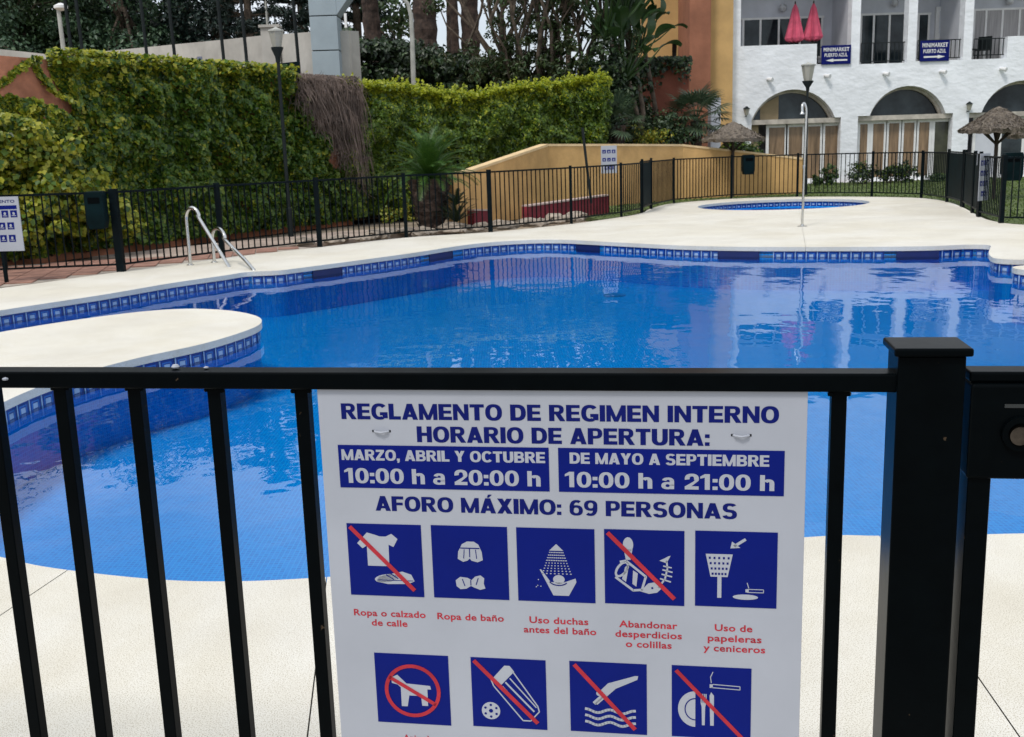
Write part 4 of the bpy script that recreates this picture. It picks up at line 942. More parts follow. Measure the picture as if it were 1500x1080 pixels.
# hedge
h0, h1, h2 = Vector((-3.75,24.0)), Vector((-1.2,25.7)), Vector((2.55,28.2))
hd = thing('clipped_hedge', 'tall clipped green hedge with bright yellow green top behind the palm', 'hedge', (-1,25.5,0))
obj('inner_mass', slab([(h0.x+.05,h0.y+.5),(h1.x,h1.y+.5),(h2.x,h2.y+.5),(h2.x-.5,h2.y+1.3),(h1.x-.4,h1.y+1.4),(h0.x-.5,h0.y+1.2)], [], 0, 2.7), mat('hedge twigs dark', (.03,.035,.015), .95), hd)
P_, N_, MI = [], [], []
def htop(x): 
    xx = at(0,0,1); return 0
for (A, B) in ((h0, h1), (h1, h2)):
    Ln = (B-A).length; n_ = int(Ln*8200)
    p, q, a, z = on_wall(tuple(A), tuple(B), 0.1, 3.2, n_, .34)
    tz_ = np.array([at(px((x_, y_, 3))[0], np.interp(px((x_, y_, 3))[0], [500,560,650,700,750,820,880], [124,126,138,141,130,124,112]), y_)[1] for x_, y_ in p[::1, :2]])
    kp = z < tz_; p, q, z, tz_ = p[kp], q[kp], z[kp], tz_[kp]
    P_.append(p); N_.append(q); MI.append((nrg.uniform(0,1,len(p)) < .05+.85*np.clip((z-tz_+.6)/.6, 0, 1)**1.6).astype(int))  # yellow leaves likelier near the top: young growth plus painted top light
    n2 = int(Ln*1900); s_ = nrg.uniform(0,1,n2); dd = np.array([B.x-A.x, B.y-A.y]); tt = dd/Ln; no = np.array([tt[1], -tt[0]]); w_ = nrg.uniform(-.8,.3,n2)
    xy = np.array([A.x, A.y])+s_[:,None]*dd+no*w_[:,None]
    zz = np.array([at(px((x_, y_, 3))[0], np.interp(px((x_, y_, 3))[0], [500,560,650,700,750,820,880], [124,126,138,141,130,124,112]), y_)[1]+.06*noise.noise(Vector((x_*2.5,y_*2.5,0))) for x_, y_ in xy])
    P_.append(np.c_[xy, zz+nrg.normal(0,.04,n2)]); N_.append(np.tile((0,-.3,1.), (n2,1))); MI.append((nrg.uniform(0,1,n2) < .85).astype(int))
for k in range(110):
    A, B = (h0, h1) if rnd.random() < .4 else (h1, h2); c_ = A.lerp(B, rnd.random()); xp = px((c_.x, c_.y, 3))[0]; zt_ = at(xp, np.interp(xp, [500,560,650,700,750,820,880], [124,126,138,141,130,124,112]), c_.y)[1]
    n3 = rnd.randrange(5, 12); hh_ = rnd.uniform(.08,.26); lx = rnd.uniform(-.1,.1); t_ = np.linspace(0, 1, n3)
    P_.append(np.c_[c_.x+lx*t_+nrg.normal(0,.02,n3), c_.y+.1+nrg.normal(0,.03,n3), zt_+hh_*t_]); N_.append(np.tile((0,-.6,.6), (n3,1))); MI.append(np.ones(n3, int))
leaf_mesh('foliage', np.concatenate(P_), np.concatenate(N_), .088, [L['hedge'], L['hedgelitnew']], np.concatenate(MI), aspect=.7, parent=hd)

# ochre wall
ow = thing('ochre_wall', 'low ochre rendered wall with rising top and pale cap behind the pool fence', 'wall', (3,25,0))
prof = [(667,252,330),(690,250.5,325),(805,211.5,308),(910,211.5,299.5),(1000,212,291.5),(1090,222,286.5),(1175,232,283)]
pts = [(Vector(gp(x, yb)), at(x, y, gp(x, yb)[1])[1]) for x, y, yb in prof]
nns = [Vector((-(q_[0]-p_[0]).y, (q_[0]-p_[0]).x)).normalized() for p_, q_ in zip(pts[:-1], pts[1:])]
nn = Vector((-.6, .8))*.28
for (a, za), (b, zb) in zip(pts[:-1], pts[1:]):
    mb = MB().add([(a.x,a.y,-.1),(b.x,b.y,-.1),(b.x+nn.x,b.y+nn.y,-.1),(a.x+nn.x,a.y+nn.y,-.1),(a.x,a.y,za-.045),(b.x,b.y,zb-.045),(b.x+nn.x,b.y+nn.y,zb-.045),(a.x+nn.x,a.y+nn.y,za-.045)],
        [(0,3,2,1),(4,5,6,7),(0,1,5,4),(1,2,6,5),(2,3,7,6),(3,0,4,7)])
    obj('wall', mb, M['yellow'], ow)
    o_ = -nn*.06; e_ = nn*1.1
    mb = MB().add([(a.x+o_.x,a.y+o_.y,za-.045),(b.x+o_.x,b.y+o_.y,zb-.045),(b.x+e_.x,b.y+e_.y,zb-.045),(a.x+e_.x,a.y+e_.y,za-.045),(a.x+o_.x,a.y+o_.y,za+.01),(b.x+o_.x,b.y+o_.y,zb+.01),(b.x+e_.x,b.y+e_.y,zb+.01),(a.x+e_.x,a.y+e_.y,za+.01)],
        [(0,3,2,1),(4,5,6,7),(0,1,5,4),(1,2,6,5),(2,3,7,6),(3,0,4,7)])
    obj('cap', mb, M['yellowcap'], ow)
# dark red planter walls
def redwall(x0, x1, yb0, yb1, yt0, yt1, label):
    a = gp(x0, yb0, -.02); b = gp(x1, yb1, -.02); za = at(x0, yt0, a[1])[1]; zb = at(x1, yt1, b[1])[1]
    A_ = Vector(a); B_ = Vector(b); nn = Vector((-(B_-A_).y, (B_-A_).x)).normalized()*.2
    T = thing('planter_wall', label, 'planter', (a[0], a[1], 0))
    mb = MB().add([(*A_,-.1),(*B_,-.1),(*(B_+nn),-.1),(*(A_+nn),-.1),(*A_,za),(*B_,zb),(*(B_+nn),zb),(*(A_+nn),za)], [(0,3,2,1),(4,5,6,7),(0,1,5,4),(1,2,6,5),(2,3,7,6),(3,0,4,7)])
    obj('wall', mb, M['red'], T)
    mb = MB().add([(*(A_-nn*.1),za+.001),(*(B_-nn*.1),zb+.001),(*(B_+nn),zb+.001),(*(A_+nn),za+.001),(*(A_-nn*.1),za+.03),(*(B_-nn*.1),zb+.03),(*(B_+nn),zb+.03),(*(A_+nn),za+.03)], [(0,3,2,1),(4,5,6,7),(0,1,5,4),(1,2,6,5),(2,3,7,6),(3,0,4,7)])
    obj('coping', mb, mat('pale planter coping', (.5,.38,.34), .9), T)
redwall(775,892,325,313,303,287,'long low dark red planter wall in front of the ochre wall')
redwall(695,715,330,328,309,309,'short dark red block by the end of the ochre wall')

# ================================================================== BUILDINGS
BY = 36.3
def F(xp, yp, Y=BY): return at(xp, yp, Y)
wb = thing('white_building', 'white rough plastered apartment block with arches below and balconies above', 'building', (F(1070,200)[0], BY, 0))
XL = F(1070,200)[0]; XR = F(1720,200)[0]; ZT = 11.5; Z0 = -.1
def arch(x0, x1, xs0, xs1, ys, ya, yb=262):
    X0, X1 = F(x0,ys)[0], F(x1,ys)[0]; S0, S1 = F(xs0,ys)[0], F(xs1,ys)[0]; zs = F((x0+x1)/2,ys)[1]; za = F((x0+x1)/2,ya)[1]; zb = F((x0+x1)/2,yb)[1]
    c = (S0+S1)/2; hw = (S1-S0)/2; h = za-zs; R = (hw*hw+h*h)/(2*h); cz = za-R; a0 = math.asin(hw/R)
    P = [(X0, zb), (X1, zb), (X1, zs-.22)]
    if X1-S1 > .05: P += [(X1, zs), ]
    else: P += []
    for k in range(17):
        a = a0-2*a0*k/16; P.append((c+R*math.sin(a), cz+R*math.cos(a)))
    if S0-X0 > .05: P += [(X0, zs)]
    # drop doubles
    Q = [P[0]]
    for p in P[1:]:
        if (Vector(p)-Vector(Q[-1])).length > .01: Q.append(p)
    return Q, (X0, X1, S0, S1, zs, za, zb, c, R, cz, a0)
archs = [arch(1100,1232,1101,1223,174,131,268), arch(1257,1396,1274,1385,168,126,264), arch(1420,1572,1438,1556,163,118,260)]
holes = [a[0] for a in archs]
def rect(x0, y0, x1, y1):      # picture rectangle on the facade
    a = F(x0,(y0+y1)/2)[0]; b = F(x1,(y0+y1)/2)[0]; zt = F((x0+x1)/2,y0)[1]; zb = F((x0+x1)/2,y1)[1]; return a, b, zb, zt
TOPO = F(1200,-55)[1]
def opening(x0, x1, yb): 
    a = F(x0,50)[0]; b = F(x1,50)[0]; zb = F((x0+x1)/2,yb)[1]; return [(a,zb),(b,zb),(b,TOPO),(a,TOPO)]
o1 = opening(1085,1247,95.5)
xm = F(1197,60)[0]; zpar = F(1140,66)[1]
o1 = [(o1[0][0], zpar), (xm, zpar), (xm, o1[0][1]), o1[1], o1[2], o1[3]]
o2 = opening(1260,1330,93); o3 = opening(1343,1412,88.5)
o4 = opening(1425,1620,84); xm4 = F(1476,60)[0]; zp4 = F(1490,53)[1]
o4 = [o4[0], (xm4, o4[0][1]), (xm4, zp4), (o4[1][0], zp4), o4[2], o4[3]]
holes += [o1, o2, o3, o4]
obj('facade', slab([(XL, Z0), (XR, Z0), (XR, ZT), (XL, ZT)], holes, BY, BY+.42, fn=lambda x, z, y: (x, y, z)), M['plaster'], wb)
obj('side_wall', MB().box(XL, XL+.25, BY+.42, BY+9, Z0, ZT), M['plaster'], wb)
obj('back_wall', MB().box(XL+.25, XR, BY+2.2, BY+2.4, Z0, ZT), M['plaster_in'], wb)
zf = F(1290,93)[1]-.03
obj('balcony_floor', MB().box(XL+.25, XR, BY+.42, BY+2.2, zf-.25, zf), M['beige'], wb)
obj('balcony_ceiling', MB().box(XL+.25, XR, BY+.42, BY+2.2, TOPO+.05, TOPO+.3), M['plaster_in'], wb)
obj('roof', MB().box(XL, XR, BY+.0, BY+9, ZT, ZT+.2), M['plaster'], wb)
for xp in (1252, 1418): 
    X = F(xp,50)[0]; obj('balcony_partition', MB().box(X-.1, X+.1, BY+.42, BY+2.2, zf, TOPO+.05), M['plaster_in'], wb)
# arch trim: beige inner ring and lintel
for k_, (_, (X0,X1,S0,S1,zs,za,zb,c,R,cz,a0)) in enumerate(archs):
    mb = MB(); n_ = 20
    for k in range(n_):
        a = a0-2*a0*k/n_; b = a0-2*a0*(k+1)/n_; vs = []
        for y in (BY+.30, BY+.418):
            for (ang, rr) in ((a,R-.003),(b,R-.003),(b,R-.10),(a,R-.10)): vs.append((c+rr*math.sin(ang), y, cz+rr*math.cos(ang)))
        mb.add(vs, [(0,1,2,3),(7,6,5,4),(3,2,6,7)])
    obj('arch_ring', mb, M['beige'], wb)
    obj('lintel', MB().box(X0+.003, X1-.003, BY+.10, BY+.40, zs-.16, zs-.003), M['beige'], wb)
    # lunette glass
    ring = [(c+(R-.06)*math.sin(a0-2*a0*k/16), cz+(R-.06)*math.cos(a0-2*a0*k/16)) for k in range(17)]
    lun = obj('lunette_window', MB().prism(ring+[(S0, zs-.1), (S1, zs-.1)][::1], BY+.42, BY+.44, fn=lambda x, z, y: (x, y, z)), M['glassdark'], wb)
    if k_ == 0:
        xa, xb = F(1118,150)[0], F(1145,150)[0]; obj('tan_panel', MB().add([(xa,BY+.41,zs-.1),(xb,BY+.41,zs-.1),(xb,BY+.41,zs+(za-zs)*.82),(xa,BY+.41,zs+(za-zs)*.48),(xa,BY+.418,zs-.1),(xb,BY+.418,zs-.1),(xb,BY+.418,zs+(za-zs)*.82),(xa,BY+.418,zs+(za-zs)*.48)], [(0,1,2,3),(7,6,5,4),(3,2,6,7),(0,3,7,4),(1,5,6,2)]), M['tan'], lun)
def door_row(panes, zt, zb, edges, m_list, y=BY+.30):
    for i, (x0, x1) in enumerate(panes):
        a, b = F(x0,220,y)[0], F(x1,220,y)[0]; w = .095
        mb = MB().box(a-w, a, y, y+.06, zb, zt).box(b, b+w, y, y+.06, zb, zt).box(a, b, y, y+.06, zt-.1, zt).box(a, b, y, y+.06, zb, zb+.12)
        fr_ = obj('glazed_door', mb, M['white'], wb); obj('pane', MB().box(a, b, y+.02, y+.04, zb+.12, zt-.1), m_list[i], fr_)
z1a = archs[0][1][4]-.165; zba = archs[0][1][6]
obj('tan_side_panel', MB().box(F(1100,200)[0]+.003, F(1118,200)[0]-.09, BY+.3, BY+.36, zba, z1a), M['tan'], wb)
door_row([(1126,1149),(1155,1175),(1183,1201),(1208,1229)], z1a, zba, None, [M['curtain'],M['curtain'],M['curtain'],M['curtain']])
z1b = archs[1][1][4]-.165; zbb = archs[1][1][6]
door_row([(1259,1270),(1278,1294),(1301,1316),(1323,1338),(1345,1360),(1368,1391)], z1b, zbb, None, [M['curtain']]*5+[M['olive']])
z1c = archs[2][1][4]-.165; zbc = archs[2][1][6]
door_row([(1428,1458),(1466,1496),(1504,1530),(1538,1562)], z1c, zbc, None, [M['plaster_in'],M['glassdark'],M['curtain'],M['curtain']])
obj('plinth', MB().box(XL-.02, XR, BY-.12, BY-.003, Z0, F(1290,266)[1]), mat('terracotta plinth', (.36,.22,.15), .9, .2, 3), wb)
# windows on the recessed wall
def window(x0, x1, yt, yb, divs, panes, Y=BY+2.14):
    a, zt = F(x0,yt,Y); b, zb = F(x1,yb,Y); zt = F((x0+x1)/2,yt,Y)[1]; zb = F((x0+x1)/2,yb,Y)[1]; w = .07; y = Y
    xs_ = [a]+[F(d,40,Y)[0] for d in divs]+[b]
    mb = MB().box(a-w, b+w, y, y+.05, zt, zt+w).box(a-w, b+w, y, y+.05, zb-w, zb)
    for x in xs_: mb.box(x-w/2, x+w/2, y, y+.05, zb, zt)
    f_ = obj('window', mb, M['white'], wb)
    for i in range(len(xs_)-1): obj('pane', MB().box(xs_[i]+w/2, xs_[i+1]-w/2, y+.02, y+.03, zb, zt), panes[i % len(panes)], f_)
G_ = M['glassdark']
window(1089,1203,28,84,[1114,1141,1172], [G_])
window(1262,1332,22,99,[1280,1303], [G_])
window(1346,1358,22,96,[], [G_])
window(1428,1560,14,92,[1444,1468,1493,1520], [M['curtainp']])
X0_, Z1_ = F(1372,10,BY+2.1); X1_ = F(1402,10,BY+2.1)[0]; Zb_ = F(1385,88,BY+2.1)[1]
dr = obj('balcony_door', MB().box(X0_, X1_, BY+2.1, BY+2.17, Zb_-.15, Z1_), M['white'], wb)
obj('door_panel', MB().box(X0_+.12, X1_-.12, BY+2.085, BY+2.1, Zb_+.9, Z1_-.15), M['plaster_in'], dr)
# balcony railings
def railing(x0, x1, ytop, ybot, Y=BY+.2):
    a = F(x0,80,Y)[0]; b = F(x1,80,Y)[0]; zt = F((x0+x1)/2,ytop,Y)[1]; zb = F((x0+x1)/2,ybot,Y)[1]+.06
    r_ = obj('railing', MB().box(a, b, Y, Y+.03, zt-.03, zt).box(a, b, Y, Y+.03, zb, zb+.03), M['dgrey'], wb); n_ = max(2, int((b-a)/.13))
    for k in range(n_+1): x = a+(b-a)*k/n_; 
    mbb = MB()
    for k in range(n_+1): x = a+(b-a)*k/n_; mbb.box(x-.01, x+.01, Y+.005, Y+.025, zb+.03, zt-.03)
    obj('railing_bars', mbb, M['dgrey'], r_)
railing(1198,1246,68,95.5); railing(1261,1329,62,93); railing(1344,1411,58,88.5); railing(1426,1475,56,84)
# spot lamps, globe lamps, wall lanterns
def wall_thing(name, label, cat, xp, yp, Y, group, builder):
    X, Z = F(xp, yp, Y); T = thing(name, label, cat, (X, Y, Z), group=group); builder(T, X, Y, Z); return T
def spot(T, X, Y, Z):
    obj('bracket', MB().box(X-.035,X+.035,Y-.05,Y,Z-.03,Z+.03), M['white'], T); obj('lamp_head', MB().tube([(X,Y-.05,Z),(X+.12,Y-.20,Z-.04)], [.05,.075], 10), M['white'], T)
sp_lab = ['leftmost small white spotlight, above the left arch', 'second white spotlight, just right of the street lantern glass', 'third white spotlight, above the middle arch left side', 'fourth white spotlight, under the right blue shop sign', 'rightmost white spotlight, under the curtained balcony']
for i, (x, y) in enumerate(((1124,116),(1208,111),(1294,108),(1377,105),(1465,101))): wall_thing('wall_spotlight', sp_lab[i], 'spotlight', x, y, BY, 'spotlights along the white facade', spot)
def globe(T, X, Y, Z): obj('globe', MB().lathe([(.02,-.13),(.09,-.1),(.13,-.03),(.13,.03),(.09,.1),(.02,.13)], (X, Y-.12, Z), 14), mat('opal globe', (.55,.56,.58), .3), T, smooth=True)
for i, (x, y) in enumerate(((1146,12),(1309,5),(1477,2))): wall_thing('globe_lamp', ['round wall lamp above the pink parasols', 'round wall lamp on the middle balcony', 'round wall lamp above the pale curtains'][i], 'lamp', x, y, BY+2.14, None, globe)
def lantern(T, X, Y, Z):
    obj('lantern_glass', MB().lathe([(.05,-.16),(.11,.04)], (X, Y-.16, Z), 6), M['lampglass'], T); obj('lantern_cap', MB().lathe([(.13,.042),(.02,.13)], (X, Y-.16, Z), 6), M['dgrey'], T); obj('arm', MB().box(X-.015,X+.015,Y-.16,Y,Z-.20,Z-.17), M['dgrey'], T)
wall_thing('wall_lantern', 'small wall lantern left of the left arch', 'lantern', 1092, 162, BY, None, lantern)
wall_thing('wall_lantern', 'small wall lantern between the middle and right arches', 'lantern', 1417, 155, BY, None, lantern)
# shop signs
def shop_sign(x0, x1, y0, y1, label, left):
    Y = BY-.06; a, zt = F(x0,y0,Y); b, zb = F(x1,y1,Y); T = thing('shop_sign', label, 'sign', (a, Y, zb)); w = b-a; h = zt-zb
    obj('board', MB().box(0,w,0,.04,0,h), M['signnavy'], T, local=True)
    text('MINIMARKET', w*.06, w*.94, h*.68, h*.88, M['white'], T, -.004, .02); text('PUERTO AZUL', w*.1, w*.88, h*.40, h*.58, M['white'], T, -.004, .02)
    s_ = 1 if not left else -1; cx = w*.5
    P = [(cx-s_*w*.38,h*.17),(cx-s_*w*.38,h*.25),(cx+s_*w*.1,h*.25),(cx+s_*w*.1,h*.30),(cx+s_*w*.36,h*.21),(cx+s_*w*.1,h*.12),(cx+s_*w*.1,h*.17)]
    flat('arrow', [], [P], M['white'], T, -.001, .003)
shop_sign(1204,1246,67,93.5,'left dark blue shop sign with an arrow pointing left','l')
shop_sign(1349,1390,60,89,'right dark blue shop sign with an arrow pointing right',None)
# closed parasols on the balcony
def closed_parasol(xp, yt, yb, label, Y=BY+.9):
    X, Zt = F(xp,yt,Y); Zb = F(xp,yb,Y)[1]; T = thing('closed_parasol', label, 'parasol', (X, Y, zf), group='closed parasols on the balcony'); h = Zt-Zb
    n_ = 16; prof = [(.02,0),(.08,-.12*h),(.17,-.5*h),(.27,-.88*h),(.235,-.97*h),(.17,-h)]; vs = []
    for r, z in prof:
        for k in range(n_): a = 2*math.pi*k/n_; rr = r*(1+(.22 if k % 2 else -.18)); vs.append((X+rr*math.cos(a), Y+rr*math.sin(a), Zt+z+(.04 if k%2 and z < -.9*h else 0)))
    fs = [(i*n_+k, i*n_+(k+1)%n_, (i+1)*n_+(k+1)%n_, (i+1)*n_+k) for i in range(len(prof)-1) for k in range(n_)]
    obj('canopy', MB().add(vs, fs), M['pink'], T); obj('pole', MB().tube([(X,Y,zf),(X,Y,Zt+.08)], .025, 8), M['wood'], T); obj('base', MB().lathe([(.25,0),(.25,.06),(.05,.1)], (X,Y,zf), 14), M['beige'], T)
closed_parasol(1165,6,63,'left closed pink parasol on the balcony of the white building'); closed_parasol(1192,5,61,'right closed pink parasol on the balcony of the white building')
# balcony furniture: small table and chairs behind the right railing
def chair(X, Y, label, rz=0):
    T = thing('balcony_chair', label, 'chair', (X, Y, zf), rz); 
    obj('seat', MB().box(-.22,.22,-.22,.22,.43,.46), M['dgrey'], T, local=True); obj('backrest', MB().box(-.22,.22,.19,.22,.46,.9), M['dgrey'], T, local=True)
    for a in (-.2,.2):
        for b in (-.2,.2): obj('leg', MB().box(a-.015,a+.015,b-.015,b+.015,0,.43), M['dgrey'], T, local=True)
chair(F(1434,70)[0]+.1, BY+1.0, 'dark chair behind the right railing next to the white pillar', .6); chair(F(1452,70)[0]+.3, BY+1.3, 'dark chair behind the right railing below the pale curtain', -.7)

# terracotta and ochre houses
tw = thing('ochre_tower', 'ochre house with a terracotta corner pier beside the white building', 'building', (F(1025,200,35.9)[0], 35.9, 0))
a = F(1010,100,35.6)[0]; b = F(1041,100,35.6)[0]; c = XL-.01
obj('corner_pier', MB().box(a, b, 35.6, 37.9, 2.0-2.1, 12), M['rust'], tw)
obj('ochre_strip', MB().box(b, c-.0, 36.0, 37.5, -.1, 12), M['yellowb'], tw)
aa = F(930,100,38.0)[0]
hz = [rect(984,62,992,82), rect(1002,48,1010,84)]
def arched(x0, x1, yt, yb, Y):
    A_, zt = at(x0,yt,Y); B_ = at(x1,yt,Y)[0]; zb = at(x0,yb,Y)[1]; r = (B_-A_)/2; P = [(A_,zb),(B_,zb)]
    for k in range(9): a_ = math.pi*k/8; P.append(((A_+B_)/2+r*math.cos(a_), zt-r+r*math.sin(a_)))
    return P
h1_ = arched(984.5,992,61,84,38.); h2_ = arched(1002,1009,47,84,38.)
obj('ochre_wall', slab([(aa,-.1),(a+.6,-.1),(a+.6,12),(aa,12)], [h1_, h2_], 38., 38.4, fn=lambda x, z, y: (x, y, z)), M['yellowb'], tw)
for P in (h1_, h2_): obj('window', MB().prism(P, 38.2, 38.25, fn=lambda x, z, y: (x, y, z)), M['glassdark'], tw)
rh = thing('red_house', 'low dark red rendered annex with creeper hanging from its roof edge', 'building', (F(975,180,33.5)[0], 33.5, 0))
a2, z2 = at(938,96,33.5); b2_ = at(1009,96,33.5)[0]
obj('wall', MB().box(a2, b2_, 33.5, 35.5, -.1, z2), M['rustd'], rh); obj('roof', MB().box(a2-.1, b2_, 33.35, 35.5, z2+.001, z2+.12), M['rust'], rh)
xx = nrg.uniform(a2-.2, b2_+.02, 900); p = np.c_[xx, nrg.uniform(33.1,33.5,900), z2+.20-nrg.gamma(1.3,.12,900)*(.5+.9*np.abs(np.sin(xx*3.1)))]
T = thing('roof_creeper', 'dark creeper spilling over the roof edge of the red annex', 'creeper', (a2, 33.4, z2)); leaf_mesh('foliage', p, np.tile((0,-1,.5),(len(p),1)), .13, [L['dark'], L['mid']], (nrg.uniform(0,1,len(p)) < .3).astype(int), parent=T)
# small red roofed shed
T = thing('small_red_roof', 'little red tiled lean-to roof behind the ochre wall', 'roof', (at(940,185,31.5)[0], 31.5, 0)); x0, z0 = at(924,192,31.5); x1, z1 = at(957,180,31.5)
obj('tiled_roof', MB().add([(x0,31.2,z0),(x1,31.2,z0),(x1,32.2,z1),(x0,32.2,z1),(x0,31.2,z0-.08),(x1,31.2,z0-.08),(x1,32.2,z1-.08),(x0,32.2,z1-.08)], [(0,1,2,3),(7,6,5,4),(0,4,5,1),(1,5,6,2),(2,6,7,3),(3,7,4,0)]), M['roof'], T)
obj('wall', MB().box(x0+.05,x1-.05,31.4,32.1,-.1,z0-.09), M['rustd'], T)
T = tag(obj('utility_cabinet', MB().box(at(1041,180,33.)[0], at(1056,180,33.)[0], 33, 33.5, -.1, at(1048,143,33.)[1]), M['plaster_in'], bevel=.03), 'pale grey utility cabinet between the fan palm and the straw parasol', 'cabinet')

# thatched parasols
def thatch(xp, y_apex, y_eave, wpx, Y, label, ybase, tuft=2600):
    X, Za = at(xp, y_apex, Y); Ze = at(xp, y_eave, Y)[1]; rad = wpx/2/FPX*Y
    T = thing('thatched_parasol', label, 'parasol', (X, Y, 0), group=None)
    n_ = 40; prof = [(0.02, Za), (rad*.35, Za-(Za-Ze)*.30), (rad*.7, Za-(Za-Ze)*.68), (rad, Ze), (rad*.98, Ze-.07), (rad*.55, Ze+.16), (.03, Za-.14)]
    vs = []
    for i, (r, z) in enumerate(prof):
        for k in range(n_): a = 2*math.pi*k/n_; j = (1+.05*math.sin(k*2.3)+rnd.uniform(-.02,.02)) if i in (3,4) else 1; vs.append((X+r*j*math.cos(a), Y+r*j*math.sin(a), z+(rnd.uniform(-.05,.01) if i == 4 else 0)))
    fs = [(i*n_+k, i*n_+(k+1)%n_, (i+1)*n_+(k+1)%n_, (i+1)*n_+k) for i in range(len(prof)-1) for k in range(n_)]
    th_ = obj('thatch_roof', MB().add(vs, fs), M['thatch'], T)
    N_ = tuft; a = nrg.uniform(0, 2*math.pi, N_); r = rad*np.sqrt(nrg.uniform(.02,1.04,N_)); z = Za-(Za-Ze)*(r/rad)+.01
    leaf_mesh('thatch_fringe', np.c_[X+r*np.cos(a), Y+r*np.sin(a), z], np.c_[np.cos(a), np.sin(a), np.full(N_, 1.2)], .16, [leafmat('heather tuft', [(.10,.08,.065),(.17,.14,.11),(.24,.20,.15)], trans=.05)], aspect=.16, jit=.5, parent=th_)
    obj('pole', MB().tube([(X,Y,-.05),(X,Y,Za-.15)], .045, 8), M['wood'], T, smooth=True)
    for k in range(6): a = k*math.pi/3+.3; obj('strut', MB().bar((X,Y,Ze-.35),(X+rad*.6*math.cos(a),Y+rad*.6*math.sin(a),Ze+.08), .035), M['wood'], T)
thatch(1074,178,203,86,29.3,'grey straw parasol standing in front of the left arch', 287, 500)
thatch(1463,156,189,100,24.5,'brown shaggy straw parasol at the right in front of the third arch', 300)
thatch(1535,170,196,100,27.0,'second shaggy straw parasol cut by the right edge', 300)

# ================================================================== LAMPS AND POLES
def street_lantern(X, Y, z_top, label, wglass):
    T = thing('street_lantern', label, 'street lamp', (X, Y, 0), group=None); h = wglass*1.3; zc = z_top
    obj('pole', MB().tube([(X,Y,-.1),(X,Y,.5),(X,Y,.52),(X,Y,zc-h-.22)], [.055,.055,.036,.03], 12), M['dgrey'], T, smooth=True)
    obj('lamp_socket', MB().lathe([(.04,zc-h-.25),(.05,zc-h-.15),(wglass*.42,zc-h),(wglass*.42,zc-h+.02)], (X,Y,0), 12), M['dgrey'], T, smooth=True)
    obj('lamp_glass', MB().lathe([(wglass*.30,zc-h+.022),(wglass*.5,zc-.06)], (X,Y,0), 8), M['lampglass'], T)
    obj('lamp_cap', MB().lathe([(wglass*.54,zc-.058),(wglass*.54,zc-.03),(wglass*.2,zc),(.01,zc+.03)], (X,Y,0), 12), M['galv'], T, smooth=True)
Xs, Zs = at(1184,93,29.0); street_lantern(Xs, 29.0, Zs, 'dark street lantern rising behind the shower in front of the white building', .36)
Xs, Zs = at(399,42,20.3); street_lantern(Xs+.06, 20.3, Zs, 'dark street lantern standing in front of the ivy wall', .27)
def pole(xp, yp0, Y, r, h, label, m_, cat='pole', group=None, lean=0):
    X, Z = at(xp, yp0, Y); T = tag(obj('net_pole' if cat == 'pole' else 'lamp_post', MB().tube([(X+lean,Y,2.4),(X,Y,Z),(X-lean*2.0,Y,h)], r, 8), m_, smooth=True), label, cat, group); return T
labs = ['leftmost thin dark court pole over the ivy, in front of the trees', 'second thin dark court pole, close beside the first over the ivy', 'thin dark court pole standing before the white wall at left', 'thin dark court pole before the white wall, left of the middle', 'dark court pole before the white wall, right of its small blue panel', 'dark court pole just left of the street lantern', 'curved dark court pole right of the street lantern']
for i, (x, y) in enumerate(((104,70),(120,70),(215,80),(255,75),(327,80),(360,75),(437,90))):
    pole(x, y, 27+i*.15, .042, 6.2, labs[i], M['dgrey'], group='tall court net poles', lean=.02)
# lamp column with white head, curved street lamp, flag mast
Xc, Zc = at(85,10,33); T = thing('street_lamp', 'pale street lamp with a small white head in front of the dark trees', 'street lamp', (Xc,33,2.4))
obj('pole', MB().tube([(Xc+.05,33,2.4),(Xc,33,Zc)], [.09,.06], 8), M['galv'], T, smooth=True); obj('lamp_head', MB().lathe([(.06,-.12),(.2,-.05),(.2,.02),(.05,.1)], (Xc+.08,33,Zc), 12), M['white'], T, smooth=True)
Xc, Zc = at(604,60,29); T = thing('street_lamp', 'tall curved pale street lamp rising behind the hedge', 'street lamp', (Xc,29,2.4))
q = [at(606,128,29), at(604,60,29), at(602,22,29), at(597,5,29), at(583,-10,29), at(565,-18,29)]
obj('pole', MB().tube([(q[0][0],29,2.4)]+[(a_,29,b_) for a_, b_ in q], [.075,.07,.062,.055,.05,.045,.04], 8), M['galv'], T, smooth=True); obj('lamp_head', MB().box(q[-1][0]-.5,q[-1][0],28.88,29.12,q[-1][1]-.05,q[-1][1]+.05), M['galv'], T, bevel=.03)
Xc, Zc = at(393,36,40); tag(obj('flag_mast', MB().tube([(Xc,40,2.4),(Xc-.05,40,10)], .05, 6), M['galv']), 'thin pale mast behind the white court wall', 'mast')

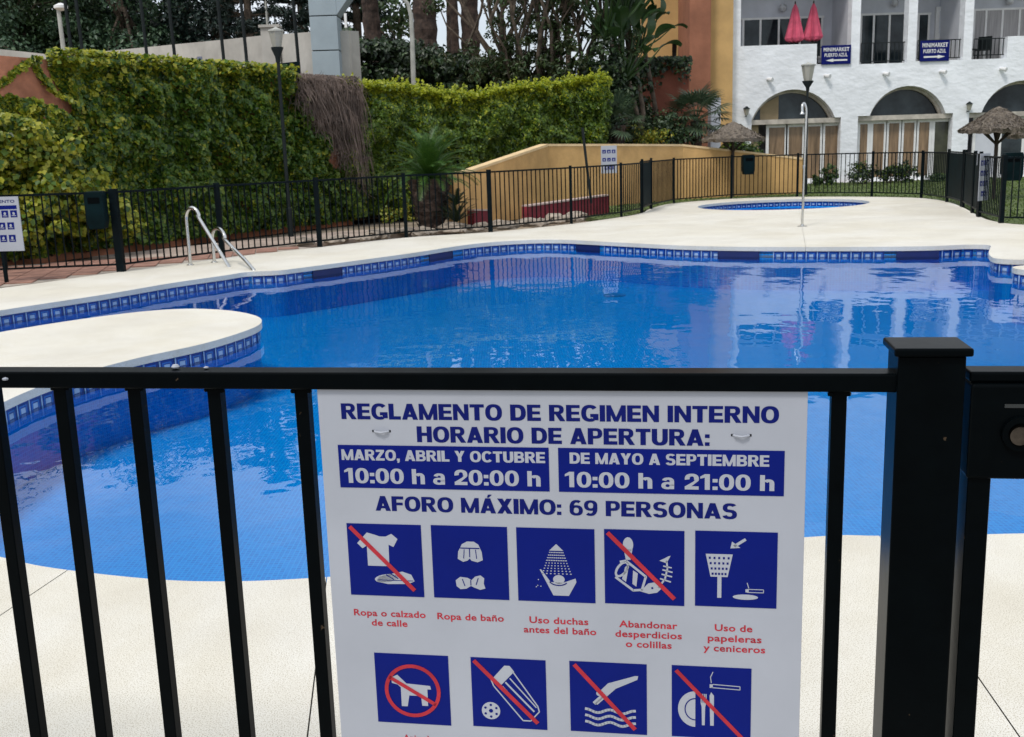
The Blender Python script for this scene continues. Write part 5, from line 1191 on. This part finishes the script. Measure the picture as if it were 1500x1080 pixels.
# pale column with spreading head
cl_ = thing('panelled_column', 'pale grey panelled square column with a spreading head behind the wall', 'column', (at(483,100,26.5)[0], 26.5, 2.4))
x0, x1 = at(458,100,26.5)[0], at(498,100,26.5)[0]; zs_ = [2.4, at(480,74,26.5)[1], at(480,23,26.5)[1], at(480,-40,26.5)[1]]
for i in range(3):
    e = .006*i; obj('panel', MB().box(x0, x1, 26.5, 27.2, zs_[i]+(.012 if i else 0), zs_[i+1]-.012), M['colgrey'], cl_, bevel=.01)
obj('core', MB().box(x0+.03,x1-.03,26.53,27.17,2.4,zs_[3]), M['dgrey'], cl_)
zc = at(480,22,26.5)[1]; zt2 = at(480,-30,26.5)[1]; xr = at(528,-10,26.5)[0]
obj('spreading_head', MB().add([(x1+.002,26.5,zc),(x1+.002,27.2,zc),(x1+.002,27.2,zt2),(x1+.002,26.5,zt2),(xr,26.5,zt2-.05),(xr,27.2,zt2-.05),(xr,27.2,zt2),(xr,26.5,zt2)], [(0,1,2,3),(4,7,6,5),(0,4,5,1),(3,2,6,7),(0,3,7,4),(1,5,6,2)]), M['colgrey'], cl_)
obj('lamp_tube', MB().box(at(504,20,26.4)[0],at(507.5,20,26.4)[0],26.35,26.42,at(505,41,26.4)[1],at(505,20,26.4)[1]), M['white'], cl_)
obj('beam', MB().box(x0-.05, xr, 26.45, 27.25, zt2+.002, zt2+.5), M['colgrey'], cl_)
# white court wall
cw = thing('court_wall', 'stained white boundary wall of the court behind the garden wall', 'wall', (at(300,80,32)[0], 32, 2.4))
wp = [(-30,66,38,0),(60,76,38,0),(112,84,38,0)]
Q = [(*[at(-40,68,40)[0],40],at(-40,68,40)[1]), (at(112,84,40)[0],40,at(112,84,40)[1])]
wallrun([(q_[0],q_[1],q_[2]) for q_ in Q], 0, .25, M['wallwhite'], cw, 'wall', z0=2.3)
Q = [(at(100,83,39.9)[0],39.9,at(112,80,39.9)[1]), (at(330,58,32.5)[0],32.5,at(330,58,32.5)[1]), (at(385,50,30.8)[0],30.8,at(385,52,30.8)[1]), (at(456,50,28.6)[0],28.6,at(456,47,28.6)[1]), (at(511,46,27.4)[0],27.4,at(511,45,27.4)[1])]
wallrun(Q, 0, .3, M['wallwhite'], cw, 'wall', z0=2.3)
Xp = at(399,50,30.0)[0]; 
obj('pilaster', MB().box(at(386,60,30.2)[0], at(412,60,30.2)[0], 29.9, 30.2, 2.3, at(399,42,30.2)[1]), M['wallwhite'], cw); obj('pilaster_cap', MB().box(at(384,60,30.2)[0], at(414,60,30.2)[0], 29.85, 30.25, at(399,42,30.2)[1]+.001, at(399,38,30.2)[1]), M['wallwhite'], cw)
obj('wall_end', MB().box(at(500,80,26.9)[0], at(512.5,80,26.9)[0], 26.9, 27.38, 2.3, at(506,45,26.9)[1]), M['wallwhite'], cw)
T = tag(obj('windbreak_sheet', MB().add([(at(330,100,29)[0],29,2.4),(at(438,100,27.5)[0],27.5,2.4),(at(438,90,27.5)[0],27.5,at(438,90,27.5)[1]),(at(330,101,29)[0],29,at(330,101,29)[1]),(at(330,100,29)[0],29.02,2.4),(at(438,100,27.5)[0],27.52,2.4),(at(438,90,27.5)[0],27.52,at(438,90,27.5)[1]),(at(330,101,29)[0],29.02,at(330,101,29)[1])], [(0,1,2,3),(7,6,5,4),(0,4,5,1),(1,5,6,2),(2,6,7,3),(3,7,4,0)]), M['greensheet']), 'dark green windbreak sheet in front of the white court wall', 'screen')
tag(obj('blue_panel', MB().box(at(289,90,31)[0], at(296,90,31)[0], 31, 31.05, 2.5, at(292,83,31)[1]), mat('grey blue panel', (.16,.18,.26), .7)), 'small grey blue upright panel against the white court wall', 'panel')

# ================================================================== PLANTS
# cycad by the fence
cx, cy = gp(628,326,-.03)[0], 21.0; cx = at(628,250,cy)[0]
cy_ = thing('cycad_palm', 'squat palm with a thick dark trunk and stiff green fronds behind the fence', 'palm', (cx, cy, -.05))
zc = at(628,262,cy)[1]+.05
tm = MB(); prof = []
for i in range(14):
    z = zc*i/13; prof.append((.19+.20*(i/13)**.8 + (.03 if i % 2 else 0), z))
tm.lathe(prof, (0,0,0), 18, jit=.06); obj('trunk', tm, M['palmbark'], cy_, local=True)
for k in range(90):
    a = k*2.4; z = zc*(.05+.93*k/90); r = .18+.20*(z/zc)**.8; 
    if k == 0: lb = obj('leaf_scar', MB().add([(0,-.06,0),(0,.06,0),(.10,0,.10),(.02,0,-.05)], [(0,1,2),(0,3,1),(0,2,3),(1,3,2)]), M['palmbark'], cy_, local=True); lb.matrix_local = Matrix.Translation((r*math.cos(a), r*math.sin(a), z)) @ Matrix.Rotation(a, 4, 'Z')
    else: again(lb, Matrix.Translation((r*math.cos(a), r*math.sin(a), z)) @ Matrix.Rotation(a, 4, 'Z'))
palmcrown(cy_, L['cycad'], [frond_mb(1.15,.45,34,.20,.015,.55,.35), frond_mb(1.05,.35,32,.19,.015,.45,.35), frond_mb(1.2,.6,34,.2,.015,.6,.3)], 84, zc, 1.2, -.40, 1.02)
ag = thing('young_cycad', 'small dark spiky offshoot palm at the foot of the squat palm', 'palm', (at(668,300,20.7)[0], 20.7, 0))
palmcrown(ag, L['dark'], [frond_mb(.62,.3,18,.10,.028,.4,.3)], 26, .12, .9, .1, 1.)
palmcrown(ag, L['dark'], [frond_mb(.5,.3,18,.10,.028,.4,.3)], 12, .45, .8, -.1, 1.)
# yellow flowering weeds near the cycad
T = thing('yellow_flower_shrub', 'small yellow flowering shrub left of the squat palm', 'shrub', (at(583,308,20.6)[0], 20.6, 0)); pp, nn, _ = clumps((at(583,305,20.6)[0],20.6,.32), (.32,.2,.22), 20, 30, .12, .2)
leaf_mesh('foliage', pp, nn, .06, [L['flower'], L['hedge']], (nrg.uniform(0,1,len(pp)) < .5).astype(int), parent=T)
# fan palms
def fan_leaf(r=.55, n_=18):
    mb = MB(); mb.tube([(0,0,0),(.45,0,.12),(.75,0,.1)], [.015,.012,.008], 4)
    for k in range(n_):
        a = R_(-115+230*k/(n_-1)); d = Vector((math.cos(a), math.sin(a), -.12)); c0 = Vector((.75,0,.1)); w = Vector((-d.y, d.x, 0))*.028
        mb.add([c0, c0+d*r*.55+w, c0+d*r*rnd.uniform(.9,1.05)+Vector((0,0,-.08)), c0+d*r*.55-w], [(0,1,2,3)])
    return mb
def fan_palm(xp, yc, Y, h, label, n_=26, sc=1.):
    X, Z = at(xp, yc, Y); T = thing('fan_palm', label, 'palm', (X, Y, -.1)); zc = Z+.1
    obj('trunk', MB().lathe([(.16,0),(.14,zc*.4),(.15,zc*.8),(.19,zc)], (0,0,0), 10, jit=.15), M['palmbark'], T, local=True)
    palmcrown(T, L['palm'], [fan_leaf(), fan_leaf(.5,16)], n_, zc, 1.25, -.5, sc, 'fan_leaf')
fan_palm(905,184,28.6,1,'fan palm with grey green leaves left of the red annex',26,.75)
fan_palm(1020,178,31.2,1,'larger fan palm in front of the terracotta pier',30,.95)
# shrubs behind the ochre wall
def shrub(xp, yp, Y, rad, label, mats, mix=.3, size=.1, n_=30, per=40, name='garden_shrub', stem=True, group=None):
    X, Z = at(xp, yp, Y); T = thing(name, label, 'shrub', (X, Y, 0), group=group); pp, nn, _ = clumps((X,Y,Z), rad, n_, per, max(rad)*.35, .2); pp[:,2] = np.maximum(pp[:,2], .03)
    leaf_mesh('foliage', pp, nn, size, mats, (nrg.uniform(0,1,len(pp)) < mix).astype(int), parent=T)
    if stem:
        mb = MB()
        for k in range(6): mb.tube([(X+rnd.uniform(-.08,.08),Y,-.05),(X+rnd.uniform(-.6,.6)*rad[0],Y,Z*.6),(X+rnd.uniform(-.9,.9)*rad[0],Y,Z+rad[2]*.5)], [.02,.013,.006], 4, cap=False)
        obj('stems', mb, M['bark'], T)
    return T
shrub(948,205,29.5,(.75,.4,.45),'yellow flowering shrub just behind the ochre wall',[L['flower'],L['hedge']],.4,.08)
shrub(985,200,30.5,(.6,.4,.7),'grey green spiky shrub between the yellow shrub and fan palm',[L['palm'],L['mid']],.3,.12)
shrub(870,180,28.9,(1.0,.6,1.0),'dark shrub at the end of the hedge, left of the small fan palm',[L['dark'],L['mid']],.3,.13,50,60)
shrub(893,120,29.4,(.8,.5,1.1),'tall dark evergreen shrub filling the gap between hedge and banana leaved plants',[L['dark'],L['mid']],.25,.14,60,60)
shrub(912,120,31.0,(.8,.4,.9),'dark undergrowth in front of the banana plant stems',[L['dark'],L['strel']],.4,.16,60,50)
shrub(1086,218,31.0,(.7,.4,.35),'green shrub behind the low end of the ochre wall',[L['mid'],L['hedge']],.4,.1)
shrub(925,172,31.5,(.65,.4,.5),'dark leafy shrub with pale flowers before the red annex',[L['dark'],L['mid']],.3,.13,40,50)
shrub(940,195,30.8,(1.6,.4,.7),'low dark planting under the fan palms',[L['dark'],L['mid']],.5,.12,50,50)
labs = ['small sparse shrub in front of the left arch doors','large dark leafy shrub between the left and middle arches','leafy shrub in front of the middle arch, left of the next one','dark rounded shrub before the middle arch doors','sparse low shrub by the right end of the middle arch','thin low plant left of the small sparse shrub']
for i, (x, y, r) in enumerate(((1214,258,(.3,.25,.35)),(1265,254,(.62,.35,.42)),(1301,255,(.4,.3,.36)),(1325,253,(.45,.3,.42)),(1372,262,(.35,.25,.25)),(1196,264,(.2,.2,.2)))):
    shrub(x, y, 34.6, r, labs[i], [L['dark'], L['hedge']] if r[0] > .38 else [L['mid'], L['hedge']], .25, .09, 26, 34)
# big dark hedge mass behind the clipped hedge
bh = thing('overgrown_hedge', 'tall dark overgrown hedge behind the clipped hedge and street lamp', 'hedge', (at(640,100,31)[0], 31, 2.4))
P_, N_ = [], []
tops = [(505,42),(560,52),(600,60),(650,72),(700,78),(740,95),(780,105)]
for xp in np.arange(500, 860, 9):
    yt = np.interp(xp, [a_[0] for a_ in tops], [a_[1] for a_ in tops]); X, Zt = at(xp, yt, 31); 
    for zc_ in np.arange(2.5, Zt, .55):
        pp, nn, _ = clumps((X, 31+rnd.uniform(-.3,.5), min(zc_+.1, Zt-.35)), (.3,.5,.35), 6, 30, .28, .2); P_.append(pp); N_.append(nn+np.array([0,-.4,0]))
P_ = np.concatenate(P_); leaf_mesh('foliage', P_, np.concatenate(N_), .17, [L['dark'], L['mid']], (nrg.uniform(0,1,len(P_)) < .2).astype(int), parent=bh)
obj('inner_mass', slab([(at(503,90,31.5)[0],31.5),(at(760,90,31.5)[0],31.5),(at(760,90,31.5)[0],32.5),(at(503,90,31.5)[0],32.5)], [], 2.3, 4.0), mat('hedge dark twigs', (.02,.02,.012), .95), bh)
# tall date palms (crowns above the view, mirrored in the water)
def date_palm(xp, Y, r, h, label, lean=0):
    X = at(xp, 30, Y)[0]; T = thing('date_palm', label, 'palm', (X, Y, 2.4), group=None); hh = h-2.4
    prof = []; n_ = 26
    for i in range(n_+1): z = hh*i/n_; prof.append((r*(1.15-.3*i/n_)*(1.06 if i % 2 else .95), z))
    mb = MB().lathe(prof, (0,0,0), 14, jit=.05); mb.v = [(x+lean*(z/hh)**1.5, y, z) for x, y, z in mb.v]
    obj('trunk', mb, M['palmbark'], T, local=True)
    palmcrown(T, L['mid'], [frond_mb(3.2,.55,40,.55,.06,.45,.2), frond_mb(2.9,.75,38,.5,.06,.4,.2)], 34, hh, 1.2, -.55, 1., c=(lean, 0))
date_palm(622, 35, .36, 10.5, 'thick trunked date palm right of the curved street lamp')
date_palm(688, 36, .27, 11.5, 'straight dark palm trunk left of the bare branched tree')
date_palm(548, 36, .27, 10.0, 'palm trunk rising between the pale column and curved lamp', -.3)
date_palm(665, 42, .16, 12.5, 'slender pale palm trunk between the two thick ones')
date_palm(655, 46, .13, 9.5, 'thin distant palm behind the thick palms', .2)
# many branched tree
def branchy(xp, yp, Y, label):
    X, Z = at(xp, yp, Y); T = thing('branching_tree', label, 'tree', (X, Y, 2.4)); mb = MB(); tips = []
    for k in range(34):
        a = rnd.uniform(0, 6.28); sp = rnd.uniform(.4, 2.4); h = rnd.uniform(2.8, 5.2); x, y = rnd.uniform(-.9,.9), rnd.uniform(-.3,.3)
        dx, dy = math.cos(a)*sp*1.25, math.sin(a)*sp*.8; P = []
        for j in range(7):
            s_ = j/6; P.append((X+x+dx*s_**.8*1.1+.12*math.sin(j*2+k), Y+y+dy*s_**.8+.1*math.cos(j*1.7+k), 2.4+h*s_**1.15))
        r0 = rnd.uniform(.035,.10); mb.tube(P, [r0*(1-.11*j) for j in range(7)], 6, cap=False); tips.append(P[-1])
        if rnd.random() < .6:
            q = P[4]; e = (q[0]+rnd.uniform(-1,1), q[1]+rnd.uniform(-.5,.5), q[2]+rnd.uniform(.8,1.8)); mb.tube([q, ((q[0]+e[0])/2+.1, (q[1]+e[1])/2, (q[2]+e[2])/2), e], [.05,.04,.025], 5, cap=False); tips.append(e)
    obj('trunk', mb, M['bark'], T, smooth=True)
    P_, N_ = [], []
    for t_ in tips: 
        pp, nn, _ = clumps(t_, (.35,.35,.3), 5, 26, .3, .1); P_.append(pp); N_.append(nn)
    for k in range(150):
        pp, nn, _ = clumps((X+rnd.gauss(-.2,1.15), Y+rnd.gauss(-.5,.5), 3.0+abs(rnd.gauss(0,1.1))), (.25,.25,.25), 2, 26, .25, .1); P_.append(pp); N_.append(nn)
    P_ = np.concatenate(P_); leaf_mesh('crown', P_, np.concatenate(N_), .15, [L['olive'], L['mid']], (nrg.uniform(0,1,len(P_)) < .4).astype(int), parent=T, aspect=.4)
branchy(790, 110, 30.5, 'many stemmed bare branched tree with tangled grey limbs behind the hedge')
# strelitzia clumps
def paddle():
    mb = MB(); mb.tube([(0,0,0),(.55,0,.9),(.8,0,1.5)], [.05,.035,.02], 5, cap=False); n_ = 8; vs = []
    for i in range(n_+1):
        s_ = i/n_; c = Vector((.8+.45*s_+.25*s_*s_, 0, 1.5+.95*s_-.55*s_*s_)); w = .26*math.sin(math.pi*(.06+.9*s_))**.7
        vs += [c+Vector((0,-w,.09)), c, c+Vector((0,w,.09))]
    mb.add(vs, [(3*i,3*i+1,3*i+4,3*i+3) for i in range(n_)]+[(3*i+1,3*i+2,3*i+5,3*i+4) for i in range(n_)]); return mb
def strel(xp, yp, Y, label, n_=26, sc=1., zb=0., el0=1.1, el1=-.5):
    X, Z = at(xp, yp, Y); T = thing('giant_bird_of_paradise', label, 'tree', (X, Y, zb)); 
    mb = MB()
    for k in range(2): mb.tube([((k-.5)*.25,0,-.1),((k-.5)*.6+.2,0,(Z-zb)*.5),((k-.5)*.25,0,Z-zb)], [.09,.07,.06], 8, cap=False)
    obj('trunk', mb, M['bark'], T, local=True, smooth=True); palmcrown(T, L['strel'], [paddle(), paddle()], n_, Z-zb, el0, el1, sc, 'leaf')
strel(888, 60, 29.8, 'tall banana leaved plant with fanned brown stalks at the hedge end', 16, .95)
strel(915, 40, 30.6, 'densest banana leaved clump in front of the ochre house', 34, .92)
strel(938, 75, 31.2, 'lower banana leaved clump against the ochre house wall', 22, .62)
strel(905, 10, 31.4, 'highest banana leaved plant reaching out of the view', 24, 1.2)
strel(915, 120, 30.2, 'low banana leaved clump above the small fan palm', 24, .8)
# trees behind the court wall
spec = [(-40,52,13,(3.4,2.5,3.4)),(35,50,12.5,(3.2,2.5,3.2)),(110,53,14,(3.5,2.6,3.6)),(185,50,13,(3.3,2.5,3.6)),(262,52,13.5,(3.2,2.5,3.8)),(325,50,12.5,(2.3,2.2,3.6)),(-110,46,13,(3.4,2.5,3.4)),(150,60,17,(4,3,5)),(20,62,17,(4,3,5)),(260,62,16,(4,3,5)),(-120,58,18,(5,3,6))]
tl = ['dark evergreen tree at the far left edge behind the court wall','round topped green tree second from the left behind the court wall','broad dark tree behind the pale street lamp','dark tree behind the court wall left of the middle poles','dense blackish tree behind the middle court poles','conical dark tree just left of the sky gap','dark tree beyond the left edge of the view','taller distant tree behind the broad dark tree','tall distant tree over the left corner','tall distant tree over the court wall','tallest distant tree beyond the left edge']
for i, (xp, Y, h, r) in enumerate(spec):
    X = at(xp, 50, Y)[0]; cr_ = [((X,Y,h-r[2]), r), ((X+rnd.uniform(-1,1),Y-.5,h-r[2]*2.1), (r[0]*1.1,r[1],r[2]*.8)), ((X,Y-.5,3.6), (r[0]*1.1,r[1],1.6))]
    tree('evergreen_tree', tl[i], 'tree', (X,Y,2.4), h-2.4, cr_, [L['conif'] if i in (4,5,9) else L['hillhaze']] if i not in (1,2) else [L['mid']], .21, 70, 110, .95, .3)
# pine with level branches at the sky gap
def layered(xp, Y, h, label, wd_=2.6):
    X = at(xp, 50, Y)[0]; T = thing('layered_pine', label, 'tree', (X, Y, 2.4)); mb = MB().tube([(X,Y,2.2),(X+.1,Y,h*.6),(X,Y,h)], [.22,.15,.04], 8); P_, N_ = [], []
    z = 4.2
    while z < h:
        for k in range(6):
            a = rnd.uniform(0,6.28); ln = wd_*(1-(z-3)/(h-2))*rnd.uniform(.6,1.1)+.3; e = Vector((X+ln*math.cos(a), Y+ln*math.sin(a), z+rnd.uniform(.1,.5))); mb.tube([(X,Y,z), tuple(Vector((X,Y,z)).lerp(e,.5)+Vector((0,0,-.1))), tuple(e)], [.05,.035,.015], 4, cap=False)
            for s_ in (.45,.7,.95):
                c_ = Vector((X,Y,z)).lerp(e, s_); pp, nn, _ = clumps(tuple(c_), (.4,.4,.12), 4, 22, .25, .1); P_.append(pp); N_.append(nn)
        z += rnd.uniform(.45,.75)
    obj('trunk', mb, M['bark'], T, smooth=True); leaf_mesh('crown', np.concatenate(P_), np.concatenate(N_), .2, [L['conif']], parent=T, aspect=.3)
layered(362, 46, 13, 'dark pine with level layered branches at the sky gap', 2.6)
layered(440, 38, 9.5, 'thin open pine between the lantern and the pale column', 1.8)
layered(520, 40, 10, 'dark conifer immediately right of the pale column', 1.6)
# high background trees right of the palms
for i, (xp, Y, h, r) in enumerate(((580,48,9.2,(1.9,1.5,1.6)),(735,46,10.5,(2.4,1.6,1.6)),(830,44,10.8,(2.6,1.6,1.9)),(920,42,10.5,(2.0,1.5,2.3)))):
    X = at(xp, 50, Y)[0]
    tree('background_tree', ['open crowned tree high behind the curved lamp','open crowned tree above the bare branched tree','airy tree over the mountain gap','leafy tree towering behind the banana leaved plants'][i], 'tree', (X,Y,2.4), h-2.4, [((X,Y,h-r[2]), r)], [L['mid']], .28, 34, 40, .7, .16)
# ================================================================== MOUNTAIN
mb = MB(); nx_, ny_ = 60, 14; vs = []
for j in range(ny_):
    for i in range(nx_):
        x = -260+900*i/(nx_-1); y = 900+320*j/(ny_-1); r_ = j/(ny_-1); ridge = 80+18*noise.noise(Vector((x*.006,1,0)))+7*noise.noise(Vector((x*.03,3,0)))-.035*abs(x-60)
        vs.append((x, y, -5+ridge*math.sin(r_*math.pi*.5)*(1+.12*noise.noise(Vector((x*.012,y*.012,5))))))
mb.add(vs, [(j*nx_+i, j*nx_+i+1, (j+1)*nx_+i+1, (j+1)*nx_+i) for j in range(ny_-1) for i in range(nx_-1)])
obj('mountain', mb, M['rock_haze'], smooth=True, kind='structure')
for i, o in enumerate([o for o in bpy.data.objects if o.type == 'MESH' and o.parent and o.parent.name.startswith('terracotta_paving')]): pass
